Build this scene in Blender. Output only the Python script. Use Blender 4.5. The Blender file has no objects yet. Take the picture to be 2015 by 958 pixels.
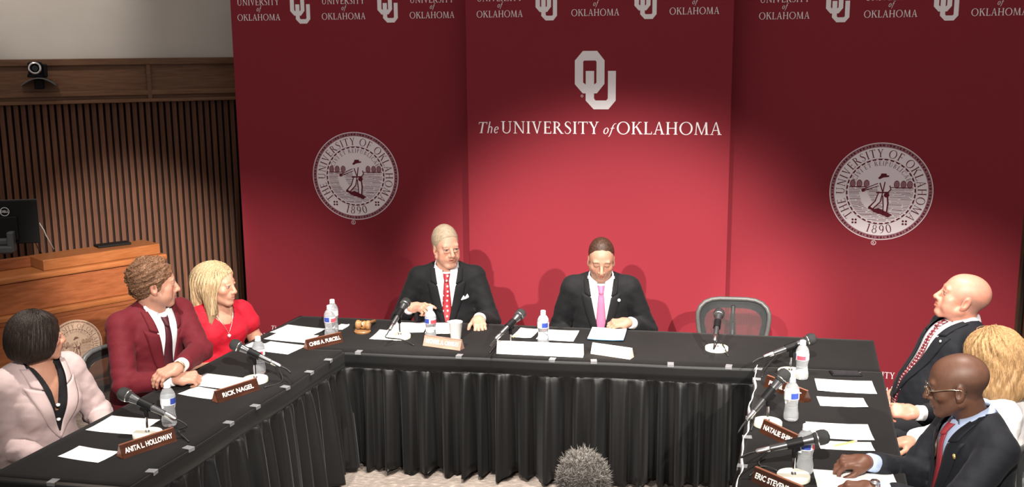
import bpy, bmesh, math, random
import numpy as np
from mathutils import Vector, Matrix, Euler

random.seed(7)
COL = bpy.context.scene.collection
SC = bpy.context.scene

# ------------------------------------------------------------------ camera
FPX, IW, IH, CZ = 2050.0, 2015, 958, 2.31      # focal length in pixels, frame, eye height (m)
PITCH, ROLL = math.atan(379 / FPX), math.radians(0.5)
fw = np.array([0, math.cos(PITCH), -math.sin(PITCH)])
_r = np.array([1.0, 0, 0]); _u = np.cross(_r, fw)
cR = math.cos(ROLL) * _r - math.sin(ROLL) * _u
cU = math.cos(ROLL) * _u + math.sin(ROLL) * _r
CAMP = np.array([0, 0, CZ])
cam_d = bpy.data.cameras.new('camera')
cam_d.sensor_width = 36.0
cam_d.lens = 36.0 * FPX / IW
cam_d.clip_end = 60
cam = bpy.data.objects.new('camera', cam_d)
COL.objects.link(cam)
cam.matrix_world = Matrix(((cR[0], cU[0], -fw[0], 0), (cR[1], cU[1], -fw[1], 0), (cR[2], cU[2], -fw[2], CZ), (0, 0, 0, 1)))
SC.camera = cam

# ------------------------------------------------------------------ light and exposure
w = bpy.data.worlds.new('room_ambience'); SC.world = w; w.use_nodes = True
w.node_tree.nodes['Background'].inputs[0].default_value = (1.0, 0.93, 0.88, 1)
w.node_tree.nodes['Background'].inputs[1].default_value = 0.28
SC.view_settings.view_transform = 'Standard'
SC.view_settings.look = 'None'
SC.view_settings.gamma = 1.0
SC.view_settings.use_curve_mapping = False
SC.view_settings.exposure = 0.70

def spot(loc, aim, power, cone, blend, size=0.07, color=(1, 0.93, 0.85)):
    d = bpy.data.lights.new('ceiling_spot', 'SPOT')
    d.energy = power; d.spot_size = math.radians(cone); d.spot_blend = blend
    d.shadow_soft_size = size; d.color = color
    o = bpy.data.objects.new('ceiling_spot', d); COL.objects.link(o)
    o.location = loc
    o.rotation_euler = (Vector(aim) - Vector(loc)).to_track_quat('-Z', 'Y').to_euler()
    return o
# front-of-house spots behind the viewer, aimed at the dais
spot((-2.0, -1.5, 4.3), (0.50, 6.6, 0.62), 2150, 19, 0.75, 0.05)
spot((2.4, -1.5, 4.3), (0.75, 6.6, 0.62), 2150, 19, 0.75, 0.05)
spot((1.2, -1.5, 4.3), (-1.80, 6.0, 0.45), 2300, 19, 0.75, 0.05)
spot((-0.5, -1.5, 4.3), (2.10, 5.6, 0.30), 2200, 19, 0.75, 0.05)
spot((2.0, -1.5, 4.3), (-2.75, 7.4, 0.85), 4800, 9, 0.9, 0.05, (1, 0.88, 0.76))
# downlights over the tables
spot((-0.2, 5.0, 4.0), (-0.2, 5.6, 0.75), 390, 58, 0.7)
spot((1.2, 4.8, 4.0), (1.1, 5.4, 0.75), 300, 58, 0.7)
spot((-1.5, 4.2, 4.0), (-1.55, 4.6, 0.75), 380, 58, 0.7)
spot((1.7, 3.9, 4.0), (1.65, 4.3, 0.75), 420, 58, 0.7)
spot((-0.1, 4.4, 4.0), (-0.2, 4.6, 0.0), 380, 44, 0.7)
spot((-2.5, 6.0, 4.0), (-2.85, 6.8, 0.7), 90, 46, 0.8, color=(1, 0.88, 0.74))
# added unseen spot that brightens the cream wall above the slats
spot((-3.0, 5.6, 4.3), (-3.2, 7.2, 3.0), 95, 32, 0.8)

def at(x, y, z):
    """world point of height z seen at photograph pixel (x, y)"""
    d = fw * FPX + cR * (x - IW / 2) - cU * (y - IH / 2)
    return CAMP + d * ((z - CZ) / d[2])
def atY(x, y, Y):
    d = fw * FPX + cR * (x - IW / 2) - cU * (y - IH / 2)
    return CAMP + d * (Y / d[1])
def atP(x, y, p0, n):
    d = fw * FPX + cR * (x - IW / 2) - cU * (y - IH / 2)
    return CAMP + d * (np.dot(np.array(p0) - CAMP, n) / np.dot(d, n))
# ------------------------------------------------------------------ helpers
def nt(m):
    m.use_nodes = True
    return m.node_tree
_M = {}
def mat(name, col, rough=0.6, metal=0.0, spec=0.5, noise=0.0, nscale=20.0, bump=0.0, bscale=200.0, stretch=None,
        trans=0.0, ior=1.45, alpha=1.0, emit=None, sheen=0.0, sss=0.0, attr=False):
    if name in _M: return _M[name]
    m = bpy.data.materials.new(name); t = nt(m); N, L = t.nodes, t.links
    b = N['Principled BSDF']
    b.inputs['Base Color'].default_value = (*col, 1)
    b.inputs['Roughness'].default_value = rough
    b.inputs['Metallic'].default_value = metal
    b.inputs['Specular IOR Level'].default_value = spec
    b.inputs['IOR'].default_value = ior
    b.inputs['Transmission Weight'].default_value = trans
    b.inputs['Alpha'].default_value = alpha
    if sheen: b.inputs['Sheen Weight'].default_value = sheen
    if sss:
        b.inputs['Subsurface Weight'].default_value = sss
        b.inputs['Subsurface Radius'].default_value = (0.012, 0.005, 0.003)
        b.inputs['Subsurface Scale'].default_value = 0.5
    if emit:
        b.inputs['Emission Color'].default_value = (*emit[0], 1); b.inputs['Emission Strength'].default_value = emit[1]
    tc = N.new('ShaderNodeTexCoord'); src = tc.outputs['Object']
    if stretch:
        mp = N.new('ShaderNodeMapping'); mp.inputs['Scale'].default_value = stretch
        L.new(src, mp.inputs['Vector']); src = mp.outputs['Vector']
    if attr:
        a = N.new('ShaderNodeAttribute'); a.attribute_name = 'Col'
        L.new(a.outputs['Color'], b.inputs['Base Color'])
    if noise:
        n = N.new('ShaderNodeTexNoise'); n.inputs['Scale'].default_value = nscale; n.inputs['Detail'].default_value = 5
        L.new(src, n.inputs['Vector'])
        mx = N.new('ShaderNodeMix'); mx.data_type = 'RGBA'; mx.blend_type = 'MULTIPLY'
        mx.inputs[0].default_value = 1.0
        if attr: L.new(a.outputs['Color'], mx.inputs[6])
        else: mx.inputs[6].default_value = (*col, 1)
        r = N.new('ShaderNodeMapRange')
        r.inputs['From Min'].default_value = 0.3; r.inputs['From Max'].default_value = 0.7
        r.inputs['To Min'].default_value = 1 - noise; r.inputs['To Max'].default_value = 1 + noise
        L.new(n.outputs['Fac'], r.inputs['Value']); L.new(r.outputs['Result'], mx.inputs[7])
        L.new(mx.outputs[2], b.inputs['Base Color'])
    if bump:
        n2 = N.new('ShaderNodeTexNoise'); n2.inputs['Scale'].default_value = bscale; n2.inputs['Detail'].default_value = 3
        L.new(src, n2.inputs['Vector'])
        bp = N.new('ShaderNodeBump'); bp.inputs['Strength'].default_value = bump; bp.inputs['Distance'].default_value = 0.004
        L.new(n2.outputs['Fac'], bp.inputs['Height']); L.new(bp.outputs['Normal'], b.inputs['Normal'])
    _M[name] = m
    return m

def wood_mat(name, dark, light, scale=(1, 1, 12), rough=0.45, ns=6):
    if name in _M: return _M[name]
    m = bpy.data.materials.new(name); t = nt(m); N, L = t.nodes, t.links
    b = N['Principled BSDF']; b.inputs['Roughness'].default_value = rough; b.inputs['Specular IOR Level'].default_value = 0.25
    tc = N.new('ShaderNodeTexCoord'); mp = N.new('ShaderNodeMapping'); mp.inputs['Scale'].default_value = scale
    L.new(tc.outputs['Object'], mp.inputs['Vector'])
    n = N.new('ShaderNodeTexNoise'); n.inputs['Scale'].default_value = ns; n.inputs['Detail'].default_value = 6; n.inputs['Distortion'].default_value = 0.6
    L.new(mp.outputs['Vector'], n.inputs['Vector'])
    oi = N.new('ShaderNodeObjectInfo')
    cr = N.new('ShaderNodeValToRGB'); cr.color_ramp.elements[0].position = 0.3; cr.color_ramp.elements[1].position = 0.72
    cr.color_ramp.elements[0].color = (*dark, 1); cr.color_ramp.elements[1].color = (*light, 1)
    L.new(n.outputs['Fac'], cr.inputs['Fac'])
    mx = N.new('ShaderNodeMix'); mx.data_type = 'RGBA'; mx.blend_type = 'MULTIPLY'; mx.inputs[0].default_value = 1
    r = N.new('ShaderNodeMapRange'); r.inputs['To Min'].default_value = 0.8; r.inputs['To Max'].default_value = 1.15
    L.new(oi.outputs['Random'], r.inputs['Value']); L.new(cr.outputs['Color'], mx.inputs[6]); L.new(r.outputs['Result'], mx.inputs[7])
    L.new(mx.outputs[2], b.inputs['Base Color'])
    _M[name] = m
    return m

def tag(o, label=None, cat=None, group=None, kind=None):
    if label: o['label'] = label
    if cat: o['category'] = cat
    if group: o['group'] = group
    if kind: o['kind'] = kind
    return o
def empty(name, loc=(0, 0, 0), rz=0.0):
    o = bpy.data.objects.new(name, None); COL.objects.link(o)
    o.empty_display_size = 0.1
    o.location = loc; o.rotation_euler = (0, 0, rz)
    return o
def link(name, me, m=None, parent=None):
    o = bpy.data.objects.new(name, me); COL.objects.link(o)
    if m is not None and not me.materials: me.materials.append(m)
    if parent is not None: o.parent = parent
    return o
def copy_tree(o, parent=None):
    c = o.copy(); COL.objects.link(c); c.parent = parent
    for ch in list(o.children): copy_tree(ch, c)
    return c

class MB:
    """collects shapes; build() links them as one mesh object"""
    def __init__(s): s.v = []; s.f = []
    def add(s, vs, fs):
        k = len(s.v); s.v += [tuple(map(float, p)) for p in vs]; s.f += [tuple(i + k for i in f) for f in fs]; return s
    def box(s, x0, x1, y0, y1, z0, z1, M=None, bev=0.0):
        if bev:
            bm = bmesh.new(); bmesh.ops.create_cube(bm, size=1)
            for v in bm.verts: v.co = Vector(((x0 + x1) / 2 + v.co.x * (x1 - x0), (y0 + y1) / 2 + v.co.y * (y1 - y0), (z0 + z1) / 2 + v.co.z * (z1 - z0)))
            bmesh.ops.bevel(bm, geom=bm.edges[:], offset=bev, segments=2, affect='EDGES', profile=0.5)
            vs = [v.co.copy() for v in bm.verts]; fs = [[v.index for v in f.verts] for f in bm.faces]; bm.free()
        else:
            vs = [Vector((x, y, z)) for x in (x0, x1) for y in (y0, y1) for z in (z0, z1)]
            fs = [(0, 1, 3, 2), (4, 6, 7, 5), (0, 4, 5, 1), (2, 3, 7, 6), (0, 2, 6, 4), (1, 5, 7, 3)]
        if M is not None: vs = [M @ v for v in vs]
        return s.add(vs, fs)
    def tube(s, pts, r, n=8, cap=True, closed=False):
        pts = [Vector(p) for p in pts]; m = len(pts)
        rs = r if hasattr(r, '__len__') else [r] * m
        t0 = (pts[1] - pts[0]).normalized()
        up = Vector((0, 0, 1)) if abs(t0.z) < 0.9 else Vector((1, 0, 0))
        a = t0.cross(up).normalized(); vs = []
        for i in range(m):
            if closed: t = (pts[(i + 1) % m] - pts[i - 1]).normalized()
            else: t = (pts[min(i + 1, m - 1)] - pts[max(i - 1, 0)]).normalized()
            a = (a - t * a.dot(t)).normalized(); b = t.cross(a)
            for k in range(n):
                th = 2 * math.pi * k / n
                vs.append(pts[i] + (a * math.cos(th) + b * math.sin(th)) * rs[i])
        fs = []
        for i in range(m if closed else m - 1):
            j = (i + 1) % m
            for k in range(n):
                l = (k + 1) % n
                fs.append((i * n + k, i * n + l, j * n + l, j * n + k))
        if cap and not closed:
            fs.append(tuple(range(n - 1, -1, -1))); fs.append(tuple((m - 1) * n + k for k in range(n)))
        return s.add(vs, fs)
    def lathe(s, prof, n=24, M=None, cap=True):
        """profile of (radius, z), bottom to top"""
        vs = []; fs = []
        for (r, z) in prof:
            for k in range(n):
                th = 2 * math.pi * k / n
                vs.append(Vector((r * math.cos(th), r * math.sin(th), z)))
        m = len(prof)
        for i in range(m - 1):
            for k in range(n):
                l = (k + 1) % n
                fs.append((i * n + k, i * n + l, (i + 1) * n + l, (i + 1) * n + k))
        if cap and prof[0][0] > 1e-6: fs.append(tuple(range(n - 1, -1, -1)))
        if cap and prof[-1][0] > 1e-6: fs.append(tuple((m - 1) * n + k for k in range(n)))
        if M is not None: vs = [M @ v for v in vs]
        return s.add(vs, fs)
    def prism(s, poly, y0, y1, M=None):
        """polygon in x,z extruded along y"""
        n = len(poly)
        vs = [Vector((x, y, z)) for y in (y0, y1) for (x, z) in poly]
        fs = [tuple(range(n)), tuple(range(2 * n - 1, n - 1, -1))] + [(i, i + n, (i + 1) % n + n, (i + 1) % n) for i in range(n)]
        if M is not None: vs = [M @ v for v in vs]
        return s.add(vs, fs)
    def grid(s, P, closed=False):
        """P[i][j] rows of points"""
        P = np.asarray(P, float); a, b = P.shape[:2]
        vs = P.reshape(-1, 3); fs = []
        for i in range(a - 1):
            for j in range(b if closed else b - 1):
                k = (j + 1) % b
                fs.append((i * b + j, i * b + k, (i + 1) * b + k, (i + 1) * b + j))
        return s.add(vs, fs)
    def mesh(s, name, smooth=False, fix=True):
        me = bpy.data.meshes.new(name); me.from_pydata(s.v, [], s.f)
        if fix:
            bm = bmesh.new(); bm.from_mesh(me); bmesh.ops.recalc_face_normals(bm, faces=bm.faces[:]); bm.to_mesh(me); bm.free()
        if smooth is True: me.polygons.foreach_set('use_smooth', [True] * len(me.polygons))
        elif smooth:
            me.polygons.foreach_set('use_smooth', [True] * len(me.polygons)); me.set_sharp_from_angle(angle=math.radians(smooth))
        me.update()
        return me
    def build(s, name, m=None, parent=None, smooth=False, fix=True):
        return link(name, s.mesh(name, smooth, fix), m, parent)

def V3(p): return Vector((float(p[0]), float(p[1]), float(p[2])))
def frame(loc, rz): return Matrix.Translation(V3(loc)) @ Matrix.Rotation(rz, 4, 'Z')
# ------------------------------------------------------------------ printed lettering: a serif alphabet made of flat polygons
def _rect(x0, x1, y0, y1): return [(x0, y0), (x1, y0), (x1, y1), (x0, y1)]
def _ring(cx, cy, ro, so, ri, si, a0=0, a1=360, n=22):
    out = []
    for k in range(n):
        t0 = math.radians(a0 + (a1 - a0) * k / n); t1 = math.radians(a0 + (a1 - a0) * (k + 1) / n)
        out.append([(cx + ro * math.cos(t0), cy + so * math.sin(t0)), (cx + ro * math.cos(t1), cy + so * math.sin(t1)),
                    (cx + ri * math.cos(t1), cy + si * math.sin(t1)), (cx + ri * math.cos(t0), cy + si * math.sin(t0))])
    return out
def _stroke(pts, ws):
    out = []; n = len(pts); L = []
    for i in range(n):
        a = pts[max(i - 1, 0)]; b = pts[min(i + 1, n - 1)]
        dx, dy = b[0] - a[0], b[1] - a[1]; l = math.hypot(dx, dy) or 1
        w = ws[i] / 2 if hasattr(ws, '__len__') else ws / 2
        L.append(((pts[i][0] - dy / l * w, pts[i][1] + dx / l * w), (pts[i][0] + dy / l * w, pts[i][1] - dx / l * w)))
    for i in range(n - 1): out.append([L[i][0], L[i][1], L[i + 1][1], L[i + 1][0]])
    return out
def _ser(x, y, w=0.2, h=0.045): return _rect(x - w / 2, x + w / 2, y - h / 2 + (0.02 if y < 0.5 else -0.02), y + h / 2 + (0.02 if y < 0.5 else -0.02))
TK, TN = 0.125, 0.06      # thick and thin strokes
def _st(x, y0=0, y1=1, w=TK, sb=0.26, stp=0.26):
    o = [_rect(x - w / 2, x + w / 2, y0, y1)]
    if sb: o.append(_ser(x, y0, sb))
    if stp: o.append(_ser(x, y1, stp))
    return o
def _curve(p0, p1, p2, n=8):
    return [((1 - t) ** 2 * p0[0] + 2 * t * (1 - t) * p1[0] + t * t * p2[0], (1 - t) ** 2 * p0[1] + 2 * t * (1 - t) * p1[1] + t * t * p2[1]) for t in [k / n for k in range(n + 1)]]
GL = {
 'I': (0.36, _st(0.18)),
 'T': (0.74, _st(0.37, stp=0) + [_rect(0.03, 0.71, 0.94, 1.0), _rect(0.03, 0.075, 0.80, 1), _rect(0.665, 0.71, 0.80, 1)]),
 'H': (0.90, _st(0.18) + _st(0.72) + [_rect(0.18, 0.72, 0.48, 0.535)]),
 'E': (0.66, _st(0.18, stp=0.2, sb=0.2) + [_rect(0.18, 0.58, 0.94, 1.0), _rect(0.18, 0.50, 0.485, 0.54), _rect(0.18, 0.61, 0, 0.06), _rect(0.54, 0.58, 0.82, 1), _rect(0.46, 0.5, 0.42, 0.6), _rect(0.57, 0.61, 0, 0.2)]),
 'F': (0.62, _st(0.18, stp=0.2) + [_rect(0.18, 0.58, 0.94, 1.0), _rect(0.18, 0.50, 0.485, 0.54), _rect(0.54, 0.58, 0.82, 1), _rect(0.46, 0.5, 0.42, 0.6)]),
 'L': (0.64, _st(0.18) + [_rect(0.18, 0.60, 0, 0.06), _rect(0.56, 0.60, 0, 0.22)]),
 'U': (0.88, [_rect(0.12, 0.245, 0.32, 1), _rect(0.66, 0.72, 0.32, 1), _ser(0.18, 1, 0.3), _ser(0.69, 1, 0.24)] + _ring(0.42, 0.32, 0.30, 0.335, 0.22, 0.27, 180, 360)),
 'N': (0.92, [_rect(0.13, 0.19, 0, 1), _rect(0.72, 0.78, 0, 1), [(0.08, 1), (0.24, 1), (0.78, 0), (0.70, 0)], _ser(0.16, 0, 0.24), _ser(0.75, 1, 0.24), _rect(0.03, 0.12, 0.96, 1)]),
 'V': (0.82, [[(0.09, 1), (0.23, 1), (0.47, 0), (0.40, 0)], [(0.62, 1), (0.69, 1), (0.46, 0), (0.40, 0)], _ser(0.16, 1, 0.28), _ser(0.66, 1, 0.22)]),
 'A': (0.84, [[(0.40, 1.02), (0.47, 1.02), (0.75, 0), (0.61, 0)], [(0.38, 0.98), (0.44, 0.98), (0.17, 0), (0.11, 0)], _rect(0.22, 0.60, 0.33, 0.385), _ser(0.14, 0, 0.24), _ser(0.68, 0, 0.28)]),
 'M': (1.06, [[(0.16, 1), (0.22, 1), (0.17, 0), (0.11, 0)], [(0.15, 1), (0.28, 1), (0.58, 0), (0.51, 0)], [(0.80, 1), (0.86, 1), (0.57, 0), (0.51, 0)], [(0.77, 1), (0.90, 1), (0.95, 0), (0.82, 0)], _ser(0.14, 0, 0.22), _ser(0.89, 0, 0.28)]),
 'K': (0.84, _st(0.18) + [[(0.24, 0.46), (0.24, 0.53), (0.60, 1), (0.68, 1)], [(0.34, 0.58), (0.42, 0.68), (0.80, 0), (0.64, 0)], _ser(0.63, 1, 0.24), _ser(0.72, 0, 0.24)]),
 'Y': (0.78, [_rect(0.33, 0.455, 0, 0.45), [(0.06, 1), (0.20, 1), (0.455, 0.44), (0.34, 0.44)], [(0.60, 1), (0.67, 1), (0.455, 0.44), (0.40, 0.44)], _ser(0.39, 0, 0.26), _ser(0.13, 1, 0.26), _ser(0.63, 1, 0.22)]),
 'O': (1.02, _ring(0.51, 0.5, 0.46, 0.53, 0.34, 0.475, 0, 360, 32)),
 'C': (0.84, _ring(0.52, 0.5, 0.45, 0.53, 0.33, 0.475, 48, 315, 26) + [_rect(0.79, 0.83, 0.76, 1.0), _rect(0.80, 0.84, 0.04, 0.22)]),
 'P': (0.66, _st(0.18) + _ring(0.26, 0.74, 0.34, 0.26, 0.22, 0.20, -90, 90, 12)),
 'R': (0.80, _st(0.18) + _ring(0.26, 0.75, 0.31, 0.25, 0.20, 0.195, -90, 90, 12) + [[(0.30, 0.51), (0.44, 0.53), (0.78, 0), (0.63, 0)], _ser(0.72, 0, 0.22)]),
 'B': (0.72, _st(0.18) + _ring(0.26, 0.76, 0.27, 0.24, 0.17, 0.185, -90, 90, 12) + _ring(0.26, 0.27, 0.36, 0.27, 0.24, 0.215, -90, 90, 12)),
 'S': (0.60, _stroke([(0.50, 0.80), (0.46, 0.93), (0.32, 1.0), (0.18, 0.95), (0.12, 0.81), (0.17, 0.67), (0.30, 0.55), (0.43, 0.43), (0.50, 0.28), (0.44, 0.09), (0.29, 0.0), (0.14, 0.05), (0.09, 0.22)],
                     [0.03, 0.045, 0.05, 0.07, 0.10, 0.125, 0.135, 0.13, 0.105, 0.07, 0.05, 0.045, 0.03])),
 '1': (0.5, _st(0.26, stp=0) + [[(0.08, 0.86), (0.22, 1.0), (0.22, 0.93), (0.1, 0.82)]]),
 '8': (0.66, _ring(0.33, 0.75, 0.22, 0.26, 0.13, 0.21) + _ring(0.33, 0.27, 0.27, 0.28, 0.165, 0.225)),
 '9': (0.66, _ring(0.33, 0.68, 0.26, 0.33, 0.145, 0.275) + _stroke([(0.53, 0.68), (0.52, 0.4), (0.42, 0.15), (0.18, 0.0)], [0.115, 0.11, 0.08, 0.03])),
 '0': (0.66, _ring(0.33, 0.5, 0.29, 0.52, 0.17, 0.46)),
 'h': (0.52, [_rect(0.1, 0.18, 0, 1.05), _rect(0.36, 0.44, 0, 0.42)] + _ring(0.28, 0.42, 0.16, 0.2, 0.08, 0.14, 0, 150, 10)),
 'e': (0.44, _ring(0.23, 0.3, 0.18, 0.31, 0.10, 0.255, 20, 325, 18) + [_stroke([(0.1, 0.26), (0.40, 0.40)], 0.045)[0]]),
 'o': (0.52, _ring(0.27, 0.3, 0.21, 0.31, 0.12, 0.255)),
 'f': (0.40, _stroke([(0.02, -0.26), (0.10, -0.2), (0.15, 0.1), (0.20, 0.8), (0.27, 0.98), (0.42, 1.0)], [0.03, 0.06, 0.085, 0.085, 0.06, 0.04]) + [_rect(0.05, 0.36, 0.53, 0.585)]),
 ' ': (0.34, []),
}
def text_polys(s, size, x, y, anchor='l', track=0.03, shear=0.0, sx=1.0):
    """polygons for a line of text; returns them with the line's width"""
    out = []; cx = 0
    for ch in s:
        adv, ps = GL[ch]
        for p in ps: out.append([((px + cx + shear * py) * size * sx, py * size) for (px, py) in p])
        cx += adv + track
    wdt = (cx - track) * size * sx
    dx = {'l': 0, 'c': -wdt / 2, 'r': -wdt}[anchor]
    return [[(px + x + dx, py + y) for (px, py) in p] for p in out], wdt
def arc_text(s, size, R, a0, a1, flip=False, sx=1.0):
    """letters spread along an arc from angle a0 to a1 (degrees); baseline at radius R"""
    advs = [GL[c][0] + 0.06 for c in s]; tot = sum(advs); out = []; acc = 0
    for c, ad in zip(s, advs):
        a = math.radians(a0 + (a1 - a0) * (acc + ad / 2) / tot); acc += ad
        w_ = GL[c][0]
        for p in GL[c][1]:
            q = []
            for (px, py) in p:
                lx, ly = (px - w_ / 2) * size * sx, py * size
                if not flip:
                    rr = R + ly; q.append((rr * math.cos(a) + lx * math.sin(a), rr * math.sin(a) - lx * math.cos(a)))
                else:
                    rr = R - ly; q.append((rr * math.cos(a) - lx * math.sin(a), rr * math.sin(a) + lx * math.cos(a)))
            out.append(q)
    return out
# interlocking O and U, unit height, measured from the photograph's big mark (318 x 445)
def ou_polys():
    P = []
    def poly(*pts): P.append([(x / 445.0 - 0.357, 1 - y / 445.0) for (x, y) in pts])
    # O (left letter)
    poly((0, 72), (62, 0), (72, 73), (65, 82)); poly((62, 0), (172, 0), (160, 73), (72, 73)); poly((172, 0), (230, 72), (168, 82), (160, 73))
    poly((0, 72), (65, 82), (65, 240), (0, 253)); poly((230, 72), (230, 250), (168, 242), (168, 82))
    poly((0, 253), (65, 240), (85, 255), (85, 323), (62, 323)); poly((230, 250), (172, 323), (150, 323), (150, 255), (168, 242))
    # U (right letter)
    poly((85, 152), (150, 152), (150, 362), (85, 378)); poly((257, 152), (318, 152), (318, 378), (257, 362))
    poly((85, 378), (150, 362), (162, 377), (148, 445)); poly((148, 445), (162, 377), (245, 377), (262, 445)); poly((262, 445), (245, 377), (257, 362), (318, 378))
    return P
def flat(polys, name, m, parent, y, M=None):
    """polygons in the local x,z plane as one flat printed mesh at depth y"""
    b = MB()
    for k, p in enumerate(polys):
        b.add([(px, y - 0.00002 * (k % 7), pz) for (px, pz) in p], [tuple(range(len(p)))])
    o = b.build(name, m, parent, fix=False)
    if M is not None: o.matrix_local = M
    return o
def disc(r, n=48, cx=0, cy=0, ry=None): return [(cx + r * math.cos(2 * math.pi * k / n), cy + (ry or r) * math.sin(2 * math.pi * k / n)) for k in range(n)]
def xf(polys, s, cx, cy): return [[(cx + x * s, cy + y * s) for (x, y) in p] for p in polys]

def seal(parent, cx, cz, R, y0, m_pale, m_dark, m_mid, reg=True):
    """round emblem: rim, legend, date, motto and a sower in a field"""
    root = flat(xf([disc(1.0, 72)], R, cx, cz), 'seal', m_pale, parent, y0)
    e = 0.0004
    def put(polys, name, m, lay): return flat(xf(polys, R, cx, cz), name, m, root, y0 - e * lay)
    put(_ring(0, 0, 0.985, 0.985, 0.905, 0.905, 0, 360, 72), 'rim_band', m_mid, 1)
    rim = []
    for k in range(90):
        a = k * 4
        rim += _ring(0, 0, 0.965, 0.965, 0.925, 0.925, a, a + (2.4 if k % 3 else 1.2), 1)
    put(rim, 'rim_pattern', m_dark, 2)
    put(arc_text('THE UNIVERSITY OF OKLAHOMA', 0.165, 0.705, 224, -46), 'legend', m_dark, 1)
    put(arc_text('1890', 0.175, 0.865, -109, -71, flip=True), 'date', m_dark, 1)
    q = []
    for a in (-128, -52):
        for (dx, dy) in ((0.03, 0.03), (-0.03, 0.03), (0.03, -0.03), (-0.03, -0.03)):
            q.append(disc(0.023, 8, 0.79 * math.cos(math.radians(a)) + dx, 0.79 * math.sin(math.radians(a)) + dy))
    put(q, 'quatrefoils', m_dark, 1)
    ch = []
    for k in range(36): ch += _ring(0, 0, 0.672, 0.672, 0.645, 0.645, k * 10, k * 10 + 6.5, 2)
    ch += _ring(0, 0, 0.676, 0.676, 0.669, 0.669, 0, 360, 60)
    put(ch, 'inner_chain', m_dark, 1)
    put(arc_text('CIVI ET REIPUBLICAE', 0.088, 0.535, 158, 22), 'motto', m_dark, 1)
    # the field: furrow lines, horizon trees
    ln = []
    rng = random.Random(3)
    for k in range(24):
        v = 0.085 - k * 0.03
        w = math.sqrt(max(0.0, 0.62 ** 2 - v * v)); x = -w
        while x < w - 0.02:
            l = rng.uniform(0.1, 0.4); x1 = min(w, x + l)
            ln.append(_stroke([(x, v + rng.uniform(-.006, .006)), (x1, v + rng.uniform(-.006, .006))], rng.uniform(0.006, 0.012))[0]); x = x1 + rng.uniform(0.005, 0.04)
    put(ln, 'furrow_lines', m_dark, 1)
    put([disc(0.05, 14, u, 0.155, 0.075) for u in (-0.55, -0.42, -0.28, 0.30, 0.43, 0.55)], 'tree_crowns', m_mid, 1)
    tr = []
    for u in (-0.55, -0.42, -0.28, 0.30, 0.43, 0.55): tr += _ring(u, 0.155, 0.056, 0.082, 0.046, 0.07, 0, 360, 16)
    tr.append(_rect(-0.62, 0.62, 0.088, 0.1))
    put(tr, 'tree_outlines', m_dark, 2)
    # the sower
    def Z(x, y): return ((x - 530) / 415.0, (470 - y) / 385.0)
    def S(pts, w): return _stroke([Z(*p) for p in pts], [k / 400.0 for k in w])
    put([[Z(*p) for p in [(355, 480), (420, 470), (470, 560), (440, 620), (380, 560)]]], 'seed_cloud', m_pale, 3)
    light = [[Z(*p) for p in pp] for pp in ([(505, 402), (558, 388), (600, 425), (592, 472), (525, 478), (498, 440)],)] + [disc(0.052, 12, *Z(548, 372))]
    light += S([(515, 410), (440, 437), (380, 466)], [34, 28, 14]) + S([(592, 415), (600, 450), (580, 475)], [26, 26, 22])
    light += S([(528, 475), (510, 540), (455, 600)], [46, 36, 22]) + S([(560, 475), (572, 570), (572, 640)], [46, 36, 24])
    put(light, 'sower_body', m_pale, 4)
    dark = [[Z(*p) for p in [(503, 362), (520, 346), (528, 326), (568, 326), (572, 340), (592, 340), (588, 352), (545, 358), (515, 372)]]]
    dark += S([(505, 405), (440, 432), (374, 462)], [7, 7, 14]) + S([(512, 424), (445, 446), (378, 470)], [6, 6, 12])
    dark += S([(520, 400), (545, 470)], [9, 9]) + S([(560, 392), (548, 470)], [9, 9]) + S([(600, 420), (610, 450), (585, 478)], [8, 10, 8])
    dark += S([(512, 480), (490, 545), (438, 600)], [9, 9, 12]) + S([(545, 482), (530, 550), (470, 612)], [9, 9, 10])
    dark += S([(548, 500), (556, 580), (556, 640)], [9, 9, 9]) + S([(582, 478), (592, 560), (584, 650)], [12, 12, 12])
    dark += S([(438, 596), (480, 614)], [26, 10]) + S([(560, 640), (600, 668)], [20, 14]) + S([(495, 478), (598, 474)], [12, 12])
    dark += [disc(0.055, 12, *Z(578, 496), 0.05)] + [[Z(*p) for p in [(455, 612), (520, 600), (630, 650), (600, 672), (540, 650), (480, 632)]]]
    put(dark, 'sower_outline', m_dark, 5)
    if reg:
        put(_ring(-0.085, -1.06, 0.05, 0.05, 0.041, 0.041, 0, 360, 20) + text_polys('R', 0.055, -0.085, -1.088, 'c')[0], 'registered_mark', m_pale, 0)
    return root
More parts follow.
